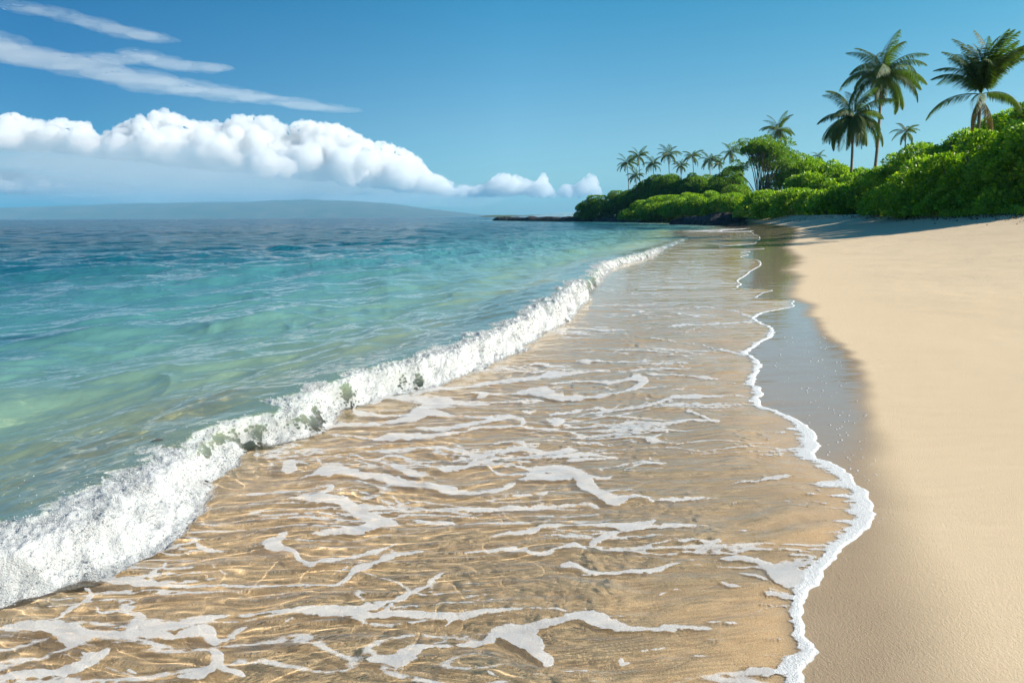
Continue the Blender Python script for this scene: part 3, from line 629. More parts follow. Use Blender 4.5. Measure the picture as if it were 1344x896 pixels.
# ------------------------------------------------------------------ rocks
def rock_mat():
    s = NT('black_lava'); co = s.coords()
    c = s.ramp(s.noise(co, 1.2, 6, .65), [(.35, (.012, .010, .009)), (.6, (.035, .028, .024)), (.8, (.09, .075, .06))])
    s.l(c, s.b.inputs['Base Color']); s.b.inputs['Roughness'].default_value = .75
    s.l(s.bump(s.noise(co, 2.2, 8, .7), .4, 1.0), s.b.inputs['Normal']); return s.m
ROCK = rock_mat()
def rock_shelf(name, pts, hw, hmax, label, seed, step=.35):
    """a jagged sheet of lava following the polyline pts (x, y), half width hw"""
    pts = np.array(pts, float); seg = np.hypot(*np.diff(pts, axis=0).T); L = np.concatenate([[0], np.cumsum(seg)])
    n = int(L[-1] / step); t = np.linspace(0, L[-1], n); m = 34
    cx = np.interp(t, L, pts[:, 0]); cy_ = np.interp(t, L, pts[:, 1])
    tx = np.gradient(cx); ty = np.gradient(cy_); q = np.hypot(tx, ty); nx, ny = -ty / q, tx / q
    v = np.linspace(-1, 1, m)
    ww = hw * (1 + .35 * fbm(t * .12, t * 0, seed, 3)) * np.minimum(1, np.minimum(t, L[-1] - t) / (hw * 1.2) + .08)
    X = cx[:, None] + nx[:, None] * v * ww[:, None]; Y = cy_[:, None] + ny[:, None] * v * ww[:, None]
    env = np.sqrt(np.clip(1 - v * v, 0, 1))[None] * np.minimum(1, np.minimum(t, L[-1] - t) / 4)[:, None]
    rn = 1 - np.abs(fbm(X * .35, Y * .35, seed + 3, 5))
    Z = -.6 + env * (.6 + hmax * (.45 + .55 * rn + .35 * noise(X * .15, Y * .15, seed + 9))) 
    Z += .12 * fbm(X * 1.5, Y * 1.5, seed + 5, 3) * env
    X = X + .25 * noise(X * .9, Y * .9, seed + 6); Y = Y + .25 * noise(X * .9, Y * .9, seed + 7)
    me = grid_mesh(name, X, Y, Z); me.materials.append(ROCK)
    ob = link(name, me); tag(ob, label, 'rock'); return ob
rock_shelf('lava_outcrop', [(34.5, 103), (33.6, 110), (32.5, 117), (30.5, 122), (27, 123)], 3.2, 1.7, 'black lava outcrop at the end of the beach beside the lit shallows', 400)
rock_shelf('lava_shelf', [(30, 172), (25, 184), (19, 193), (12, 210), (4, 230), (-2, 250), (-6, 262)], 3.0, 1.3, 'long low dark lava shelf running out along the headland', 500)

# ------------------------------------------------------------------ leaves
def leaf_material(name, c1, c2, yellow, trans=.35, rough=.42):
    s = NT(name); lv = s.attr('lv')
    c = s.ramp(lv, [(0.0, c1), (.75, c2), (1.0, yellow)])
    s.l(c, s.b.inputs['Base Color']); s.b.inputs['Roughness'].default_value = rough; s.b.inputs['Specular IOR Level'].default_value = .35
    tl = s.n('BsdfTranslucent'); s.l(s.mixc(1.0, c, (2.0, 2.2, .5, 1), 'MULTIPLY'), tl.inputs[0])
    mx = s.n('MixShader'); mx.inputs[0].default_value = trans
    s.l(s.b.outputs[0], mx.inputs[1]); s.l(tl.outputs[0], mx.inputs[2]); s.l(mx.outputs[0], s.out.inputs[0])
    return s.m
M_NAU = leaf_material('naupaka_leaf', (.08, .18, .016), (.25, .39, .03), (.55, .55, .035))
M_DARK = leaf_material('tree_leaf', (.065, .145, .018), (.15, .26, .03), (.32, .37, .035))
M_PALM = leaf_material('palm_leaf', (.040, .080, .016), (.085, .135, .024), (.22, .22, .04), .3, .6)
def bark_mat(name, a, b):
    s = NT(name); co = s.coords((1, 1, 6))
    s.l(s.ramp(s.noise(co, 3, 5, .6), [(.3, a), (.7, b)]), s.b.inputs['Base Color']); s.b.inputs['Roughness'].default_value = .9
    s.l(s.bump(s.noise(co, 6, 4, .6), .05, .8), s.b.inputs['Normal']); return s.m
BARK = bark_mat('grey_bark', (.10, .075, .05), (.24, .19, .14))
PBARK = bark_mat('palm_bark', (.13, .10, .07), (.30, .25, .19))

def leaf_cards(C, Nrm, size, rng, spread=.55, aspect=.5):
    """rosettes: C (n,3) leaf roots, Nrm (n,3) outward dirs -> rhombic folded leaves (verts, faces, lv)"""
    n = len(C)
    d = Nrm + rng.normal(0, spread, (n, 3)); d[:, 2] += .25
    d /= np.linalg.norm(d, axis=1, keepdims=True)
    r = rng.normal(0, 1, (n, 3)); side = np.cross(d, r); side /= np.linalg.norm(side, axis=1, keepdims=True)
    up = np.cross(side, d)
    L = size * rng.uniform(.7, 1.3, (n, 1)); Wd = L * aspect
    b = C; m1 = C + d * L * .6 + side * Wd * .5 + up * L * .06; m2 = C + d * L * .6 - side * Wd * .5 + up * L * .06
    tip = C + d * L - up * L * .08
    V = np.stack([b, m1, tip, m2], 1).reshape(-1, 3)
    F = (np.arange(n) * 4)[:, None] + np.array([0, 1, 2, 3])
    return V, F
def blob_points(c, r, n, rng, lower=-.25):
    v = rng.normal(0, 1, (n, 3)); v /= np.linalg.norm(v, axis=1, keepdims=True)
    v = v[v[:, 2] > lower]
    sh = 1 - rng.exponential(.10, (len(v), 1)); sh = np.clip(sh, .45, 1.06)
    return c + v * sh * np.array(r), v / np.array(r) / np.linalg.norm(v / np.array(r), axis=1, keepdims=True)
def limb(P, r0, r1, seg=6):
    P = np.array(P, float); n = len(P); V = []; 
    for i, p in enumerate(P):
        t = P[min(i + 1, n - 1)] - P[max(i - 1, 0)]; t /= np.linalg.norm(t) + 1e-9
        u = np.cross(t, (0.3, .9, .1)); u /= np.linalg.norm(u); w_ = np.cross(t, u); r = r0 + (r1 - r0) * i / (n - 1)
        for k in range(seg):
            A = 2 * math.pi * k / seg; V.append(p + r * (math.cos(A) * u + math.sin(A) * w_))
    F = [(i * seg + k, i * seg + (k + 1) % seg, (i + 1) * seg + (k + 1) % seg, (i + 1) * seg + k) for i in range(n - 1) for k in range(seg)]
    return np.array(V), np.array(F)
def merge(parts):
    Vs, Fs, o = [], [], 0
    for V, F in parts: Vs.append(V); Fs.append(np.asarray(F) + o); o += len(V)
    return np.concatenate(Vs), np.concatenate(Fs)
def empty(name, loc, rz=0):
    o = bpy.data.objects.new(name, None); COL.objects.link(o); o.location = loc; o.rotation_euler.z = rz; o.empty_display_size = .3; return o
def leaf_mesh(name, V, F, mat, lv):
    me = poly_mesh(name, V, F); me.materials.append(mat)
    at_ = me.attributes.new('lv', 'FLOAT', 'POINT'); at_.data.foreach_set('value', np.repeat(lv, 4).astype(np.float32))
    return me

def shrub(name, px, Y, top_py, hw, mat, label, cat='shrub', group=None, leaf=.17, dens=1.0, dy=1.0, nb=16, flat=1.0):
    x, _, _ = at(px, top_py, Y); zt = at(px, top_py, Y)[2]
    g = float(zsand(np.array([x]), np.array([float(Y)]), False)[0])
    rx = hw * Y / FPX; ry = rx * dy; h = max(zt - g + .1, .5) * 1.14; rx *= 1.08
    seed = int(px * 7 + Y * 13 + top_py); rng = np.random.default_rng(seed)
    root = empty(name, (x, Y, g)); tag(root, label, cat, group)
    Cs, Ns = [], []
    # clumps over a dome
    nb = int(nb * (1.3 + rx * h / 30)); jag = rng.uniform(.9, 1.12)
    for i in range(nb):
        v = rng.normal(0, 1, 3); v /= np.linalg.norm(v); v[2] = abs(v[2])
        if v[1] > .6 and rng.random() < .5: v[1] *= -1
        c = v * np.array([rx, ry, h]) * rng.uniform(.62, .86)
        br = min(rx, h) * rng.choice([.16, .24, .34, .42]) * rng.uniform(.8, 1.2) + .12
        r = np.array([br * 1.15, br * 1.15, br * .85 * flat])
        area = 4 * math.pi * br * br
        n = int(area / (leaf * leaf * .5) * 2.0 * dens) + 30
        p, q = blob_points(c, r, n, rng); Cs.append(p); Ns.append(q)
    n = int(2 * math.pi * rx * h / (leaf * leaf * .5) * 1.0 * dens) + 50
    p, q = blob_points(np.zeros(3), (rx * .82, ry * .82, h * .84), n, rng, -.02); Cs.append(p); Ns.append(q)
    C = np.concatenate(Cs); Nn = np.concatenate(Ns)
    k = C[:, 2] > -.1; C = C[k]; Nn = Nn[k]
    lim = np.minimum(1, (h + .02) / np.maximum(C[:, 2], .01)); C[:, 2] *= np.where(C[:, 2] > h, lim, 1)
    if len(C) > 42000:
        k = rng.choice(len(C), 42000, replace=False); C = C[k]; Nn = Nn[k]; leaf *= 1.2
    V, F = leaf_cards(C, Nn, leaf, rng)
    lv = np.clip(rng.normal(.45, .22, len(C)) + .25 * (rng.random(len(C)) < .08) + .2 * noise(C[:, 0] * .8, C[:, 2] * .8 + C[:, 1] * .5, seed % 97), 0, 1)
    ob = link('crown', leaf_mesh('crown', V, F, mat, lv), None, root)
    parts = []
    for i in range(6):
        A = rng.uniform(0, 6.28); e = np.array([math.cos(A) * rx * .6, math.sin(A) * ry * .6, h * rng.uniform(.5, .8)])
        b0 = np.array([rng.normal(0, rx * .1), rng.normal(0, ry * .1), -.2])
        parts.append(limb([b0, b0 * .5 + e * .35 + (0, 0, h * .1), e], .035 * h + .02, .01 * h + .01))
    V, F = merge(parts); me = poly_mesh('stem', V, F); link('stem', me, BARK, root)
    return root

# (px, depth, top row, half width px)
right_front = [(1152,60,258,20),(1170,56,247,25),(1192,52,233,30),(1222,49,216,34),(1257,46,199,36),(1297,43,181,40),(1337,40,160,42),(1388,37,142,50),(1440,35,125,60)]
right_low = [(1156,57,272,20),(1198,50,262,34),(1250,45,252,42),(1300,41,243,46),(1352,37,236,54)]
right_back = [(1146,74,226,28),(1176,70,207,30),(1212,66,192,34),(1252,63,175,36),(1292,61,164,36),(1326,58,148,34),(1366,54,128,40)]
mid_low = [(975,112,262,22),(998,104,258,26),(1020,97,256,26),(1046,91,252,28),(1074,86,250,24)]
mid_back = [(1036,122,214,30),(1062,116,207,28),(1088,110,212,28),(1110,103,218,24),(1132,92,226,24),(1058,108,232,28),(1092,96,238,26),(1116,82,240,24),(1130,74,248,22),(1107,76,246,26),(1086,79,256,24),(1124,78,232,24),(1142,76,240,20)]
far_low = [(846,166,268,26),(872,158,262,28),(900,150,258,28),(930,143,256,28),(957,136,256,24)]
far_back = [(768,193,268,13),(786,190,262,20),(811,188,256,18),(838,184,246,22),(862,180,238,24),(884,176,234,24),(908,172,230,24),(932,166,228,24),(955,158,224,24)]
L1 = 'big sunlit beach shrub of the right hand thicket, '
def tops(i, n, where): return 'leafy green shrub of %s, number %d counted from the left' % (where, i + 1)
pos = ['first', 'second', 'third', 'fourth', 'fifth', 'sixth', 'seventh', 'eighth', 'ninth', 'tenth', 'eleventh', 'twelfth', 'thirteenth']
def row(lst, mat, fmt, group, **kw):
    for i, (a1, a2, a3, a4) in enumerate(sorted(lst)):
        shrub('beach_shrub', a1, a2, a3, a4, mat, fmt % pos[i], 'shrub', group, **kw)
row(right_front, M_NAU, 'tall bright-leaved shrub, %s from the left on the right thicket front ridge', 'shrubs of the front ridge', leaf=.25, dens=.9)
row(right_low, M_NAU, 'low spreading shrub, %s from the left along the foot of the right thicket', 'shrubs along the sand edge', leaf=.21, dens=.9)
row(right_back, M_NAU, 'shrub %s from the left on the rear ridge of the right thicket', 'shrubs of the rear ridge', leaf=.28, dens=.9)
row(mid_low, M_NAU, 'low yellow-green hedge shrub above the pale sand mid-beach, %s from the left', 'low hedge shrubs mid-beach', leaf=.32, dens=.9)
row(mid_back, M_NAU, 'rounded mid-green shrub between domed tree and right thicket, %s from the left', 'shrubs behind the low hedge', leaf=.36, dens=.9)
row(far_low, M_NAU, 'low dark shrub above the lava and white sand pocket, %s from the left', 'low headland shrubs', leaf=.30)
row(far_back, M_DARK, 'dense dark bush on the headland under the palm row, %s from the left', 'headland bushes', leaf=.34)
# creeping ground cover at the foot of the right thicket
rng = np.random.default_rng(77); Cs = []
for i in range(26000):
    u = rng.random(); pxx = 1225 + u * 190; YY = np.interp(pxx, [1225, 1344, 1415], [43.5, 33.5, 30]) + rng.normal(0, .55)
    xx = (pxx - 672) / FPX * YY
    Cs.append((xx, YY, 0))
Cs = np.array(Cs); Cs[:, 2] = zsand(Cs[:, 0], Cs[:, 1], False) + rng.uniform(0, .32, len(Cs)) * (1 + .6 * noise(Cs[:, 0] * 1.5, Cs[:, 1] * 1.5, 3))
V, F = leaf_cards(Cs, np.tile([0, 0, 1.0], (len(Cs), 1)), .12, rng, .7)
tag(link('ground_cover', leaf_mesh('ground_cover', V, F, M_NAU, np.clip(rng.normal(.6, .2, len(Cs)), 0, 1))), 'low bright green creeper along the foot of the right thicket', 'ground cover', kind='stuff')

# ------------------------------------------------------------------ domed tree with bare limbs showing
def dome_tree(px, Y, top_py, hw):
    x, _, zt = at(px, top_py, Y); g = float(zsand(np.array([x]), np.array([float(Y)]), False)[0]); h = zt - g; rx = hw * Y / FPX
    rng = np.random.default_rng(5); root = empty('spreading_tree', (x, Y, g))
    tag(root, 'dark dome-shaped tree with bare grey limbs under its crown beside the mid-beach hedge', 'tree')
    parts = []; tips = []
    for i in range(24):
        A = rng.uniform(0, 6.28); rr = rng.uniform(.15, .98); e = np.array([math.cos(A) * rx * rr, math.sin(A) * rx * rr, h * (.42 + .50 * math.sqrt(1 - rr * rr))])
        b0 = np.array([rng.normal(0, .25), rng.normal(0, .25), h * .18]); mid = b0 + (e - b0) * .5 + np.array([0, 0, h * .06])
        parts.append(limb([b0 * (.4, .4, -.1), b0, mid, e], .13, .035)); tips.append(e)
        for j in range(5):
            e2 = e + rng.normal(0, 1.1, 3) * (1, 1, .6); parts.append(limb([mid * .4 + e * .6, (mid * .4 + e * .6 + e2) / 2 + (0, 0, .1), e2], .05, .015, 4)); tips.append(e2)
    V, F = merge(parts); link('trunk', poly_mesh('trunk', V, F), BARK, root)
    Cs, Ns = [], []
    for e in tips:
        p, q = blob_points(e + (0, 0, .3), np.array([1.15, 1.15, .6]) * rng.uniform(.7, 1.2), 260, rng, -.3); Cs.append(p); Ns.append(q)
    C = np.concatenate(Cs); Nn = np.concatenate(Ns); V, F = leaf_cards(C, Nn, .27, rng)
    link('crown', leaf_mesh('crown', V, F, M_DARK, np.clip(rng.normal(.5, .25, len(C)), 0, 1)), None, root)
dome_tree(1003, 116, 186, 42)

# ------------------------------------------------------------------ coconut palms
def frond_mesh(seed, L=4.2, droop=.9, lift=.6):
    """arching rachis with hanging leaflets, lying in the local X-Z plane"""
    rng = np.random.default_rng(seed); n = 40; t = np.linspace(0, 1, n)
    ang = lift - (lift + droop) * t ** 1.35
    px_ = np.concatenate([[0], np.cumsum(np.cos(ang[:-1]))]) * L / n; pz_ = np.concatenate([[0], np.cumsum(np.sin(ang[:-1]))]) * L / n
    swing = .12 * L * t ** 2 * rng.normal()
    R_ = np.stack([px_, swing, pz_], -1)
    Vr, Fr = limb(R_[::3], .035, .006, 4); parts = [(Vr, Fr)]
    Vs, Fs, lv = [], [], []
    for i in range(5, n):
        tt = t[i]; tan = R_[i] - R_[i - 1]; tan /= np.linalg.norm(tan)
        ll = L * .21 * (math.sin(math.pi * min(1, tt * .82 + .16)) ** .7) * rng.uniform(.85, 1.1)
        for sg in (-1, 1):
            for q in range(2):
                side = np.array([0, sg, 0]); d = tan * .55 + side * .75 + np.array([0, 0, -.38 - .5 * rng.random()]); d /= np.linalg.norm(d)
                wv = np.cross(d, (0, 0, 1.0)); wv /= np.linalg.norm(wv); wv = wv * .6 + tan * .5
                b = R_[i] - tan * (L / n) * .5 * q; wd = .030 * L / 4.2 * rng.uniform(.8, 1.3)
                m = b + d * ll * .55 + (0, 0, .02); e = b + d * ll * .95 + np.array([0, 0, -.22 * ll])
                o = len(Vs) * 1; Vs += [b - wv * wd * .5, b + wv * wd * .5, m + wv * wd, m - wv * wd, e + wv * .004, e - wv * .004]
                Fs += [(o, o + 1, o + 2, o + 3), (o + 3, o + 2, o + 4, o + 5)]; 
    parts.append((np.array(Vs), np.array(Fs))); V, F = merge(parts)
    me = poly_mesh('frond', V, F); me.materials.append(M_PALM)
    at_ = me.attributes.new('lv', 'FLOAT', 'POINT'); at_.data.foreach_set('value', np.clip(rng.normal(.45, .18, len(V)), 0, 1).astype(np.float32))
    return me
FR_UP = [frond_mesh(200 + i, 4.2, .35, .95) for i in range(2)]
FR_MID = [frond_mesh(210 + i, 4.2, .95, .65) for i in range(3)]
FR_LOW = [frond_mesh(220 + i, 4.0, 1.35, .15) for i in range(3)]
NUT = None
def palm(px, py, Y, frond_px, label, group=None, n=22, lean=(0, 0), base_px=None, up=.0, z0=None, nuts=False, seed=None, droopy=.12):
    x, _, zt = at(px, py, Y); bx = at(base_px if base_px else px, py, Y)[0]; by = Y + lean[1]
    g = float(zsand(np.array([bx]), np.array([float(by)]), False)[0]) - .3
    sc = frond_px * Y / FPX / 3.9
    root = empty('coconut_palm', (bx, by, g)); tag(root, label, 'palm tree', group)
    rng = np.random.default_rng(seed if seed is not None else int(px * 3 + py)); H = zt - g
    P = []
    for i in range(16):
        t = i / 15; P.append(((x - bx) * t ** 1.6 + .10 * H * .15 * math.sin(t * 3.1), (Y - by) * t ** 1.6, H * t))
    rr = max(.10, .115 * sc)
    V, F = limb(P, rr * 1.35, rr * .75, 10)
    V2, F2 = limb([np.array(P[-1]) + (0, 0, -.5 * sc), np.array(P[-1]) + (0, 0, 0), np.array(P[-1]) + (0, 0, .12 * sc)], rr * .8, rr * .3, 10)
    V, F = merge([(V, F), (V2, F2)])
    link('trunk', poly_mesh('trunk', V, F), PBARK, root)
    top = Vector((x - bx, Y - by, H + .2 * sc))
    for k in range(n):
        f = k / n; A = k * 2.39996 + rng.normal(0, .18)
        if f < .30 + up * .3 - droopy * .4: me, tilt = FR_UP[k % 2], R(rng.uniform(-32, 4) - up * 16)
        elif f < .72 + up * .2 - droopy: me, tilt = FR_MID[k % 3], R(rng.uniform(-8, 20) - up * 26)
        else: me, tilt = FR_LOW[k % 3], R(rng.uniform(0, 38) - up * 10)
        o = bpy.data.objects.new('frond', me); COL.objects.link(o); o.parent = root; o.location = top
        o.rotation_euler = (rng.normal(0, .12), tilt, A); q = sc * rng.uniform(.82, 1.1); o.scale = (q, q, q)
    if frond_px > 40:
        for k in range(4):
            o = bpy.data.objects.new('frond', DRY); COL.objects.link(o); o.parent = root; o.location = top + Vector((0, 0, -.25 * sc)); o['label'] = 'dry brown frond hanging against the trunk'
            o.rotation_euler = (rng.normal(0, .1), R(rng.uniform(48, 70)), k * 1.7 + rng.normal(0, .3)); q = sc * rng.uniform(.5, .75); o.scale = (q, q * .7, q)
    return root
DRY = frond_mesh(240, 4.0, 1.0, .1); DRY.materials.clear(); DRY.materials.append(leaf_material('dry_frond', (.12, .08, .035), (.24, .17, .08), (.35, .27, .14), .2, .7))
palm(1157, 100, 84, 58, 'tallest coconut palm with slim bare trunk above the middle thicket', n=32, seed=3)
palm(1119, 156, 82, 53, 'coconut palm with drooping ragged crown just left of the tallest palm', n=42, lean=(0, 0), base_px=1122, seed=8, droopy=.45)
palm(1287, 128, 47, 74, 'big upright-fronded palm rising out of the right thicket', n=36, up=1.45, seed=12)
palm(1189, 174, 96, 20, 'small palm showing right of the tallest trunk behind the thicket', n=16, seed=5)
palm(1021, 172, 124, 26, 'lone palm crown rising above the domed tree', n=22, seed=6)
palm(1075, 205, 130, 10, 'tiny palm tip poking above the middle shrubs', n=12, seed=9)
far_palms = [(823,215,186,17,'leftmost'),(838,206,190,17,'second'),(834,231,180,14,'lowest'),(857,216,184,16,'fourth'),(877,203,182,18,'fifth'),(893,218,178,14,'sixth'),(909,206,180,16,'seventh'),(931,211,176,17,'eighth'),(944,215,176,11,'smallest'),(959,201,172,17,'rightmost')]
for (a1, a2, a3, a4, nm) in far_palms:
    palm(a1, a2, a3, a4, '%s of the distant palms lined up behind the headland bushes' % nm, 'distant headland palms', n=18, lean=(0, 0), base_px=a1 + 3)
# palms standing just past the right edge, whose long shadows cross the upper beach
palm(1455, 60, 40, 80, 'palm beyond the right thicket casting its shadow across the upper beach', n=22, seed=31)
palm(1530, 20, 33, 80, 'palm furthest right whose shadow reaches the dry sand', n=22, seed=32)

# ------------------------------------------------------------------ far land
def far_ridge(name, pts, Y, thick, mat, seed, kind='structure', rough=.02):
    p = np.array(pts, float); n = 260; X_ = np.linspace(p[0, 0], p[-1, 0], n)
    top = np.interp(X_, p[:, 0], p[:, 1])
    wx = (X_ - 672) / FPX * Y; hor = 287.8 - .0065 * X_
    hz = np.maximum((hor - top), 0) / FPX * Y
    v = np.linspace(-1, 1, 25); XX = np.repeat(wx[:, None], 25, 1); YY = Y + v[None] * thick + 0 * XX
    ZZ = hz[:, None] * np.cos(v * math.pi / 2)[None] ** .7 * (1 + rough * 4 * fbm(XX / thick * 2, YY / thick * 2, seed, 5)) - 4 * np.abs(v)[None] ** 3
    me = grid_mesh(name, XX, YY, ZZ); ob = link(name, me, mat); tag(ob, kind=kind); return ob
s = NT('island_slope'); co = s.coords()
s.l(s.ramp(s.noise(co, .004, 6, .6), [(.35, (.05, .075, .03)), (.65, (.12, .11, .06))]), s.b.inputs['Base Color']); s.b.inputs['Roughness'].default_value = 1
ISL = s.m
far_ridge('hills', [(-420, 287), (-200, 278), (0, 273), (120, 270.5), (240, 267.5), (330, 265), (400, 263.8), (470, 264.5), (530, 269), (580, 275.5), (625, 281), (660, 284)], 9000, 1500, ISL, 600)
s = NT('far_trees'); co = s.coords()
s.l(s.ramp(s.noise(co, .05, 5, .6), [(.35, (.025, .05, .02)), (.65, (.07, .10, .03))]), s.b.inputs['Base Color']); s.b.inputs['Roughness'].default_value = 1
far_ridge('low_coast', [(632, 283.2), (640, 282.0), (700, 281.3), (760, 280.4), (840, 279.5), (1000, 279)], 1500, 60, s.m, 610, rough=.12)

# ------------------------------------------------------------------ clouds: real bodies of scattering vapour, far beyond the haze
def ico_unit(sub=2):
    import bmesh
    bm = bmesh.new(); bmesh.ops.create_icosphere(bm, subdivisions=sub, radius=1.0)
    V = np.array([v.co[:] for v in bm.verts]); F = np.array([[v.index for v in f.verts] for f in bm.faces]); bm.free(); return V, F
ICO = ico_unit(2)
def cloud(name, balls, voxel, disp, dscale, density, label=None, aniso=.2, col=(1, 1, 1, 1), Y=15000):
    """balls: (px, py, rx px, rz px, dy m) at depth Y, fused into one shell and filled with vapour"""
    V0, F0 = ICO; Vs, Fs = [], []; u = Y / FPX
    for i, (bx, by, rx, rz, dy, ryk) in enumerate(balls):
        c = at(bx, by, Y + dy); k = (Y + dy) / FPX
        Vs.append(V0 * np.array([rx * k, ryk * (rx + rz) * .5 * k, rz * k]) + np.array(c)); Fs.append(F0 + i * len(V0))
    me = poly_mesh(name, np.concatenate(Vs), np.concatenate(Fs)); ob = link(name, me)
    r = ob.modifiers.new('fuse', 'REMESH'); r.mode = 'VOXEL'; r.voxel_size = voxel
    for i, (amp, sc) in enumerate(zip(disp, dscale)):
        tx = bpy.data.textures.new(name + '_billow', 'CLOUDS'); tx.noise_scale = sc; tx.noise_depth = 3; tx.noise_basis = 'BLENDER_ORIGINAL' 
        d = ob.modifiers.new('billow', 'DISPLACE'); d.texture = tx; d.strength = amp; d.mid_level = .45; d.texture_coords = 'LOCAL'
    s = NT(name + '_vapour'); s.t.nodes.remove(s.b)
    v = s.n('VolumeScatter'); v.inputs['Color'].default_value = col; v.inputs['Density'].default_value = density; v.inputs['Anisotropy'].default_value = aniso
    s.l(v.outputs[0], s.out.inputs['Volume']); me.materials.append(s.m)
    if label: tag(ob, label, 'cloud')
    else: tag(ob, kind='stuff')
    return ob
rng = np.random.default_rng(21)
def puffs(outline, base, dens=1.0, rmax=24, rmin=5, depth=900):
    """cauliflower fill between a traced top edge and a flat base"""
    o = np.array(outline, float); out = []; span = o[-1, 0] - o[0, 0]
    for i in range(int(span * 1.3 * dens)):
        x = rng.uniform(o[0, 0], o[-1, 0]); top = np.interp(x, o[:, 0], o[:, 1]); b = base(x) if callable(base) else base
        H = max(b - top, 6); t = rng.random() ** 1.6; r = (rmin + (min(rmax, H * .30) - rmin) * min(1, t * 1.6 + .05)) * rng.uniform(.75, 1.15); r = max(r, rmin * .7)
        y = top + r + t * max(H - 2 * r, 0)
        out.append((x, y, r, r * .92, rng.normal(0, depth * (.25 + .75 * t)), 1.3))
    return out
main_top = [(-60, 165), (-20, 152), (20, 150), (55, 158), (88, 158), (112, 160), (132, 182), (150, 168), (190, 147), (222, 146), (250, 158), (290, 162), (312, 150), (350, 150), (378, 166), (405, 157), (445, 163), (470, 176), (492, 186), (520, 190), (548, 206), (562, 226), (586, 236), (596, 250)]
bs = lambda x: np.interp(x, [-60, 60, 130, 200, 300, 400, 500, 600], [196, 200, 208, 218, 228, 240, 250, 259])
cloud('cumulus_bank', puffs(main_top, bs, 1.6, 17, 4, 800), 26, (150, 130, 90), (330, 130, 55), .009, 'long heaped white cumulus bank above the far island', col=(.86, .885, .92, 1))
cloud('small_cumulus', puffs([(578, 256), (596, 248), (606, 243), (622, 246), (640, 238), (655, 226), (676, 228), (690, 234), (704, 238), (713, 225), (720, 240), (728, 252)], 260, 1.8, 10, 2.5, 400), 24, (100, 60, 30), (220, 90, 40), .007, 'smaller broken cumulus left of the headland')
cloud('puffy_cloud', puffs([(732, 250), (742, 238), (752, 244), (764, 234), (772, 226), (781, 230), (786, 246)], 260, 1.8, 7, 2.5, 300), 22, (90, 50, 30), (180, 80, 40), .006, 'small curled cloud just above the headland tip')
cloud('low_cloud', puffs([(-70, 225), (-20, 226), (12, 224), (40, 226), (62, 230), (90, 232), (110, 228), (140, 236), (165, 240), (188, 248)], 256, 1.3, 11, 4, 600), 38, (110, 60), (260, 110), .006, 'low broken cloud strip over the left end of the island')
# soft rain-like veil behind the bank, and a tinted one greying its underside
veil = [(60, 214, 130, 20, -2200, 3.0), (230, 228, 150, 26, -2200, 3.0), (400, 242, 130, 22, -2200, 3.0)] and [(x, y, rx, rz, 300, 3.0) for x, y, rx, rz in [(110, 215, 90, 24), (210, 222, 110, 34), (320, 226, 130, 38), (430, 238, 110, 32), (520, 250, 90, 22), (300, 250, 260, 26), (40, 200, 90, 22), (600, 258, 70, 14)]]
cloud('underside_veil', veil, 110, (300,), (900,), 00.00011, None, Y=16500)
cloud('underside_veil', [(x, y, rx, rz, 0, 2.0) for x, y, rx, rz in [(0, 200, 120, 20), (130, 208, 140, 26), (260, 222, 150, 30), (390, 238, 130, 24), (500, 252, 90, 16), (300, 248, 240, 18)]], 100, (300,), (800,), .00028, None, Y=12600, col=(.45, .68, .86, 1))  # blue-tinted vapour added in front, its colour greys the bank's lower half
def streaks(path, w0, w1, n, seed):
    rg = np.random.default_rng(seed); p = np.array(path, float); out = []
    L = np.concatenate([[0], np.cumsum(np.hypot(*np.diff(p, axis=0).T))]); 
    for i in range(n):
        t = rg.uniform(0, 1); x = np.interp(t * L[-1], L, p[:, 0]); y = np.interp(t * L[-1], L, p[:, 1]); w = w0 + (w1 - w0) * t
        y += rg.normal(0, w * .38); out.append((x, y, rg.uniform(14, 42) * (.6 + w / 20), max(w * rg.uniform(.10, .3), 1.0), rg.normal(0, 200), 2.0))
    return out
cloud('streak_cloud', streaks([(-60, 52), (0, 66), (60, 78), (150, 97), (230, 112), (300, 124), (380, 135), (455, 146)], 17, 3, 150, 5), 24, (70, 40), (300, 110), .00045, 'long thin grey-white streak of cloud slanting across the upper left sky', Y=15500)
cloud('wispy_cloud', streaks([(22, 10), (70, 18), (120, 30), (165, 42), (205, 50)], 6, 3, 44, 6), 22, (60, 30), (260, 90), .0005, 'faint short wisp at the very top left', Y=15500)
cloud('wispy_cloud', streaks([(140, 76), (185, 74), (230, 88), (290, 88)], 7, 3, 44, 7), 22, (60, 30), (260, 90), .0005, 'faint wisp just above the long streak cloud', Y=15500)

# ------------------------------------------------------------------ air
def haze_box(x0, x1, y0, y1, z0, z1, density):
    V = [(x, y, z) for x in (x0, x1) for y in (y0, y1) for z in (z0, z1)]
    F = [(0, 1, 3, 2), (4, 6, 7, 5), (0, 4, 5, 1), (2, 3, 7, 6), (0, 2, 6, 4), (1, 5, 7, 3)]
    me = poly_mesh('haze', V, F); s = NT('sea_air'); s.t.nodes.remove(s.b)
    v = s.n('VolumePrincipled'); v.inputs['Color'].default_value = (.24, .63, .95, 1); v.inputs['Density'].default_value = density; v.inputs['Anisotropy'].default_value = .0
    s.l(v.outputs[0], s.out.inputs['Volume']); tag(link('haze', me, s.m), kind='stuff')
haze_box(-14000, 14000, -3000, 11500, -9, 320, 9e-5)

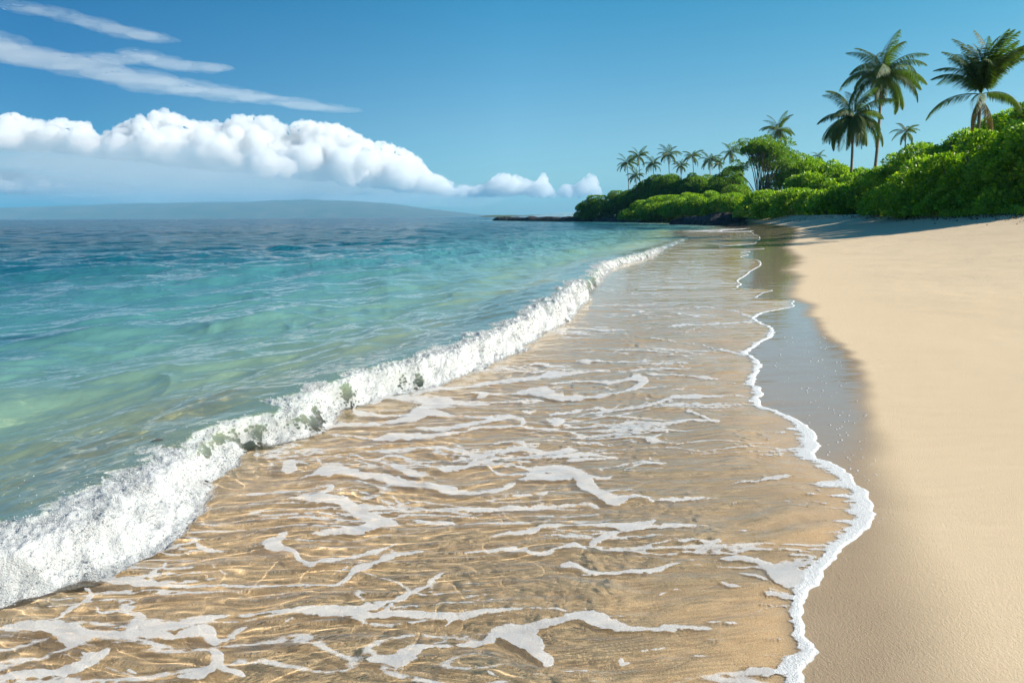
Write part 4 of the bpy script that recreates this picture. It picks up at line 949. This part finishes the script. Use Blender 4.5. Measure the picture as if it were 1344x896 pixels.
# ------------------------------------------------------------------ small things on the water and the wet sand
s = NT('dead_leaf'); s.b.inputs['Base Color'].default_value = (.10, .055, .02, 1); s.b.inputs['Roughness'].default_value = .5
_x, _y = px_ground(207, 586, .12); n = 9; V, F = [], []
for i in range(n):
    t = i / (n - 1); hw_ = .018 * math.sin(math.pi * t) ** .7 + .0006
    for j in (-1, 0, 1): V.append((-.06 + .12 * t, j * hw_, .012 * abs(j) + .012 * math.sin(t * 3)))
for i in range(n - 1):
    for j in range(2): F.append((i * 3 + j, i * 3 + j + 1, i * 3 + j + 4, i * 3 + j + 3))
lf = link('floating_leaf', poly_mesh('floating_leaf', V, F), s.m)
_d = np.hypot(X2 - _x, Y2 - _y); _zz = float(Z.ravel()[np.argmin(_d)]); lf.location = (float(_x), float(_y), _zz + .004); lf.rotation_euler = (0, 0, .3); lf.scale = (.55, .75, .35)
tag(lf, 'small brown curled leaf floating behind the breaking wave', 'leaf')
rng = np.random.default_rng(55); V0, F0 = ico_unit(1); Vs, Fs = [], []
for i in range(170):
    py = 440 + 240 * rng.random() ** 1.2; x0 = np.interp(py, [440, 500, 600, 680], [1025, 1005, 1085, 1150]); x1 = np.interp(py, [440, 500, 600, 680], [1085, 1130, 1150, 1160])
    gx_, gy_ = px_ground(rng.uniform(x0, x1), py, .05)
    if gx_ < x_edge(gy_) + .05: continue
    r = rng.uniform(.0025, .006) * (gy_ / 5) ** .5
    Vs.append(V0 * (r * rng.uniform(1, 2.2), r, r * .5) + (gx_, gy_, float(zsand(np.array([gx_]), np.array([gy_]))[0]) + r * .2)); Fs.append(F0 + len(Fs) * len(V0))
s = NT('bubble_fleck'); s.b.inputs['Base Color'].default_value = (.75, .76, .76, 1); s.b.inputs['Roughness'].default_value = .3
tag(link('foam_flecks', poly_mesh('foam_flecks', np.concatenate(Vs), np.concatenate(Fs)), s.m), kind='stuff')

# fallen leaves and husk litter blown against the foot of the thicket
rng = np.random.default_rng(91); Cs = []
for i in range(1500):
    pxx = rng.uniform(1000, 1400); YY = np.interp(pxx, [1000, 1150, 1225, 1344, 1415], [84, 55, 42, 32.5, 29]) + rng.normal(0, .9) - rng.exponential(.8)
    Cs.append(((pxx - 672) / FPX * YY, YY, 0))
Cs = np.array(Cs); Cs[:, 2] = zsand(Cs[:, 0], Cs[:, 1]) + .015
V, F = leaf_cards(Cs, np.tile([0, 0, .15], (len(Cs), 1)), .11, rng, .6)
tag(link('leaf_litter', leaf_mesh('leaf_litter', V, F, leaf_material('litter', (.07, .04, .02), (.18, .11, .05), (.30, .22, .12), .1, .8), rng.random(len(Cs)))), kind='stuff')
